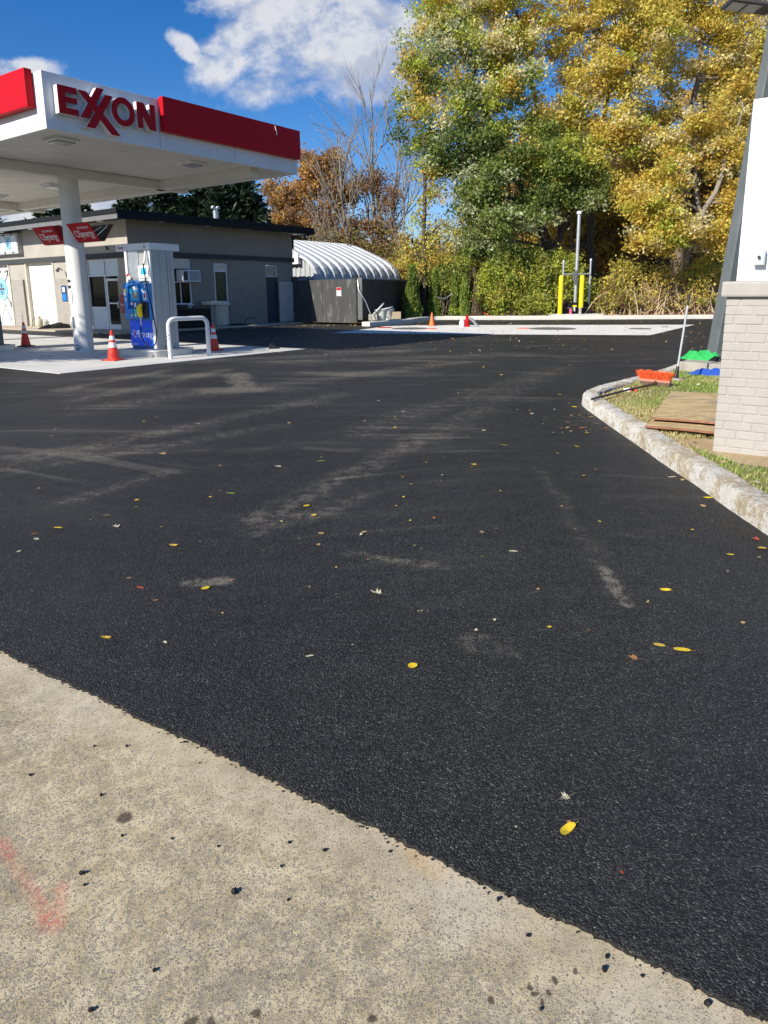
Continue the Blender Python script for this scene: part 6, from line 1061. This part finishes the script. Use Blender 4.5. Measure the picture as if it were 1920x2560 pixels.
# arborvitae
def arbor(label, px, pyb, pyt, Y, wpx, seed, colr=(.17, .23, .035), dull=1.):
    r = np.random.default_rng(seed); b = AT(px, pyb, Y); H_ = AT(px, pyt, Y)[2]-b[2]; W_ = wpx*Y/1716./2; t = thing('arborvitae', label, 'shrub', b, 'arborvitae along the black fence'); k = int(5200*min(H_/3, 1.2)); h = r.random(k); a = r.random(k)*6.283
    lob = 1+.13*np.sin(3*a+h*9+seed)+.10*np.sin(7*a-h*17)+.06*np.sin(13*h+5*a); prof = W_*1.08*np.clip(1-h, 0, 1)**.58*lob*(.72+.28*np.minimum(h/.12, 1)); rr = prof*(1-.30*r.random(k)**1.5)+.02; P_ = np.c_[b[0]+rr*np.cos(a), b[1]+rr*np.sin(a), b[2]+h*H_]+r.normal(size=(k, 3))*.03
    out = np.c_[np.cos(a), np.sin(a), np.zeros(k)]; ax_ = unit(out*.35+np.array([0, 0, 1.])+r.normal(size=(k, 3))*.25); s_ = .085*r.uniform(.6, 1.3, (k, 1)); nr = unit(out+r.normal(size=(k, 3))*.7); bb = unit(np.cross(nr, ax_)); V = np.stack([P_-ax_*s_*.8, P_-bb*s_*.5, P_+ax_*s_, P_+bb*s_*.5], 1).reshape(-1, 3)
    pn = .5+.5*vnoise(P_, 3.2, seed)[:, None]; c = np.array(colr)*(.55+.8*pn)*r.uniform(.75, 1.25, (k, 1))+np.array([.05, .04, 0])*(pn > .6); quads_obj('crown', V, c*dull, 'needle', t); m = MB(); m.tube([b-(0, 0, .15), b+(0, 0, H_*.9)], [.05, .015], 6); m.build('trunk', 'barkd', t)
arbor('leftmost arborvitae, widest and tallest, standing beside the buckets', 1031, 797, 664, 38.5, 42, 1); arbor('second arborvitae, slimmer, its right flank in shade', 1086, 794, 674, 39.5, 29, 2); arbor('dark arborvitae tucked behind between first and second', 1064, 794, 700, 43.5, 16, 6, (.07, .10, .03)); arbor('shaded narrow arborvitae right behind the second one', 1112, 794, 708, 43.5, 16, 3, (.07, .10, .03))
arbor('fourth arborvitae, narrow, paired tightly with its right neighbour', 1136, 793, 684, 39.5, 20, 4); arbor('rightmost arborvitae, beside the green bushes and the red cord', 1162, 793, 690, 39.3, 27, 5)
# shrubs and brambles in front of the woodland
def shrub(name, label, parts, spec, seed, per=46, spread=.24, size=.12, stems=14, mat='bark', group='shrubs along the woodland edge', smat=None, arch=1.):
    r = np.random.default_rng(seed); c0 = AT(parts[0][0], 795, parts[0][2]); t = thing(name, label, 'shrub', c0, group); q = []; m = MB()
    for px, py, Y, w_, h_, n in parts:
        b = bl(px, py, Y, w_, h_, n, dy=w_*Y/1716*.6); c = np.array(b[:3]); u_ = unit(r.normal(size=(n*2, 3)))*(r.random((n*2, 1))**.5); p = c+u_*np.array([b[3], b[4], b[5]]); p = p[(p[:, 2] > .15)][:n]; q.append(p)
        for k in range(stems):
            a = np.array([c[0]+r.normal()*b[3]*.5, c[1]+r.normal()*.4, .1]); e = c+unit(r.normal(size=3))*np.array([b[3], b[4], b[5]])*r.uniform(.5, 1.1); e[2] = max(e[2], .3); m.tube(bez(a, e, .2*arch, r, 4), ([.034, .028, .021, .014, .008] if smat else [.02, .017, .013, .009, .005]), 4, cap=False)
    q = np.concatenate(q); V, cc = leaves(q, per, spread, size, palette(r, q, spec), r, .8, .15); m.build('stems', smat or mat, t, recalc=False); quads_obj('foliage', V, cc, 'leaf', t); return t
GS = [('green', 1.8, -5, 40), ('lime', 1.6, -5, 40), ('olive', .7, -5, 40), ('yellow', .9, 0, 3.2)]
shrub('shrub', 'feathery bright green shrub rising behind the arborvitae', [(1120, 690, 42, 56, 40, 60), (1150, 660, 42.5, 34, 30, 30), (1095, 700, 42, 30, 40, 26)], [('lime', 1.4, -5, 40), ('green', 2, -5, 40)], 41, per=55, spread=.22, size=.09)
shrub('shrub', 'dense green bush directly right of the arborvitae row', [(1240, 715, 41, 50, 50, 76), (1235, 760, 40.5, 34, 30, 40), (1250, 680, 41.5, 44, 34, 50)], GS, 42)
shrub('shrub', 'large yellow green bush left of the yellow posts', [(1300, 725, 41.5, 44, 44, 60), (1335, 762, 40.6, 56, 30, 50), (1280, 655, 42, 36, 34, 30), (1360, 690, 41.8, 34, 50, 40), (1325, 640, 42.3, 30, 26, 16)], GS+[('gold', .8, -5, 40)], 43)
shrub('shrub', 'mixed green and yellow bush behind the vent pipes', [(1420, 700, 42, 50, 56, 80), (1460, 740, 42, 36, 44, 50), (1400, 650, 42.5, 40, 26, 30)], GS, 44)
BS = [('olive', 1.6, -5, 40), ('yellow', 1.6, .8, 40), ('brown', 1.2, -5, 1.6), ('gold', .8, -5, 40), ('lime', 1.0, .8, 40)]
shrub('bramble', 'bramble of tan arching twigs under yellow leaves right of the vent pipes', [(1530, 720, 41.3, 46, 50, 44), (1510, 765, 40.4, 40, 28, 24), (1570, 680, 41.6, 50, 36, 44), (1580, 750, 40.6, 40, 36, 22)], BS, 45, per=28, stems=30, smat='twig', arch=1.6)
shrub('bramble', 'tangle of pale bare stems with sparse leaves in the right half of the thicket', [(1640, 700, 41, 50, 50, 46), (1660, 756, 40.4, 50, 34, 20), (1700, 690, 41.3, 40, 44, 36)], BS, 46, per=20, stems=44, smat='twig', arch=1.6)
shrub('bramble', 'leafy bramble with a green arch next to the lamp pole', [(1770, 680, 41, 50, 46, 50), (1750, 745, 40.4, 50, 40, 22), (1830, 720, 41, 46, 60, 46), (1900, 700, 41, 50, 70, 40)], BS+[('green', .8, -5, 40)], 47, per=32, stems=30, smat='twig', arch=1.5)
shrub('thicket', 'brown twiggy thicket behind the arched shed', [(880, 620, 55, 50, 46, 30), (940, 620, 55, 50, 56, 40), (1000, 650, 54, 44, 50, 36), (1060, 640, 53, 50, 40, 30), (720, 590, 56, 60, 46, 30), (800, 600, 55, 60, 40, 30)], [('brown', 2, -5, 40), ('olive', 1, -5, 40), ('yellow', .7, -5, 40), ('rust', .5, -5, 40)], 48, per=26, spread=.4, size=.16, stems=40, group=None, smat='bark')
# far wood that closes the view behind the edge
r = np.random.default_rng(77); n = 2600; px_ = r.uniform(660, 2300, n); Yd = r.uniform(62, 84, n); hmx = np.where(px_ < 1000, 5.5, np.where(px_ < 1190, 5.5, 15.5)); hz_ = r.random(n)**.9*hmx; cl = np.c_[(px_-960)/1716*Yd, Yd, hz_]; keep = vnoise(cl, .35, 3) > -.75; cl = cl[keep]
V, cc = leaves(cl, 26, 1.0, .55, palette(r, cl, [('brown', 2, -5, 40), ('gold', 1.2, -5, 40), ('olive', 1.2, -5, 40), ('orange', .7, -5, 40)]), r, .8, .1); fw = quads_obj('far_woodland', V, cc, 'leaf'); tag(fw, 'brown and gold mass of far woodland closing the view behind the trees', 'woodland', kind='stuff')
m = MB(); r = np.random.default_rng(78); cols = ['barkd', 'bark', 'barkl']
for i in range(80):
    m.mat(cols[i % 3]); Y_ = r.uniform(50, 72); x = (r.uniform(1180, 2000)-960)/1716*Y_ if i > 14 else (r.uniform(700, 1150)-960)/1716*Y_; H_ = r.uniform(9, 17) if i > 14 else r.uniform(5, 8); m.tube([(x, Y_, 0), (x+r.normal()*.3, Y_, H_*.5), (x+r.normal()*.8, Y_, H_)], [.16, .12, .04], 5)
adopt(m.build('distant_trunks', None, recalc=False), fw)
# dead leaves and twigs on the woodland floor
r = np.random.default_rng(79); N_ = 7000; P_ = np.c_[r.uniform(3, 22, N_), 39.4+r.random(N_)**1.4*3.5, np.full(N_, .12)]; V, cc = leaves(P_, 1, .04, .14, np.array([(.30, .17, .08), (.40, .26, .12), (.22, .12, .06), (.42, .20, .08)])[r.integers(0, 4, N_)], r); tag(quads_obj('leaf_mat', V, cc, 'dryleaf'), 'brown leaf litter covering the ground behind the far kerb', 'leaves', kind='stuff')

# unseen tree added on the left to throw broken shade over the pump slab
tree('added_shade_tree', 'thin leaved tree out of view left of the canopy, added to shade the slab', [[(-18.2, 10.8, 0, .2), (-18.0, 10.9, 3.5, .16), (-17.9, 11.0, 6.5, .10), (-17.8, 11.2, 8.8, .04)], [(-17.9, 11.0, 6.0, .09), (-14.5, 11.2, 6.8, .06), (-12.0, 11.8, 7.2, .03)]],
     [(-18.8, 11.2, 6.8, 1.9, 1.5, 1.3, 60), (-16.6, 10.9, 6.9, 1.7, 1.3, .9, 54), (-14.6, 11.2, 6.9, 1.4, 1.0, .7, 34), (-12.7, 11.6, 7.1, 1.1, .5, .5, 14), (-20.4, 10.8, 7.0, 1.4, 1.2, 1.1, 30)], [('gold', 1, -5, 40), ('yellow', 1, -5, 40)], 91, per=60, spread=.42, size=.2, twig=.6, gap=.2)

shrub('weeds', 'small patch of green weeds beside the pinkish block at the gate end', [(917, 806, 34.6, 12, 6, 14)], [('lime', 1, -5, 40), ('green', 1, -5, 40)], 95, per=30, spread=.10, size=.05, stems=3, group=None)
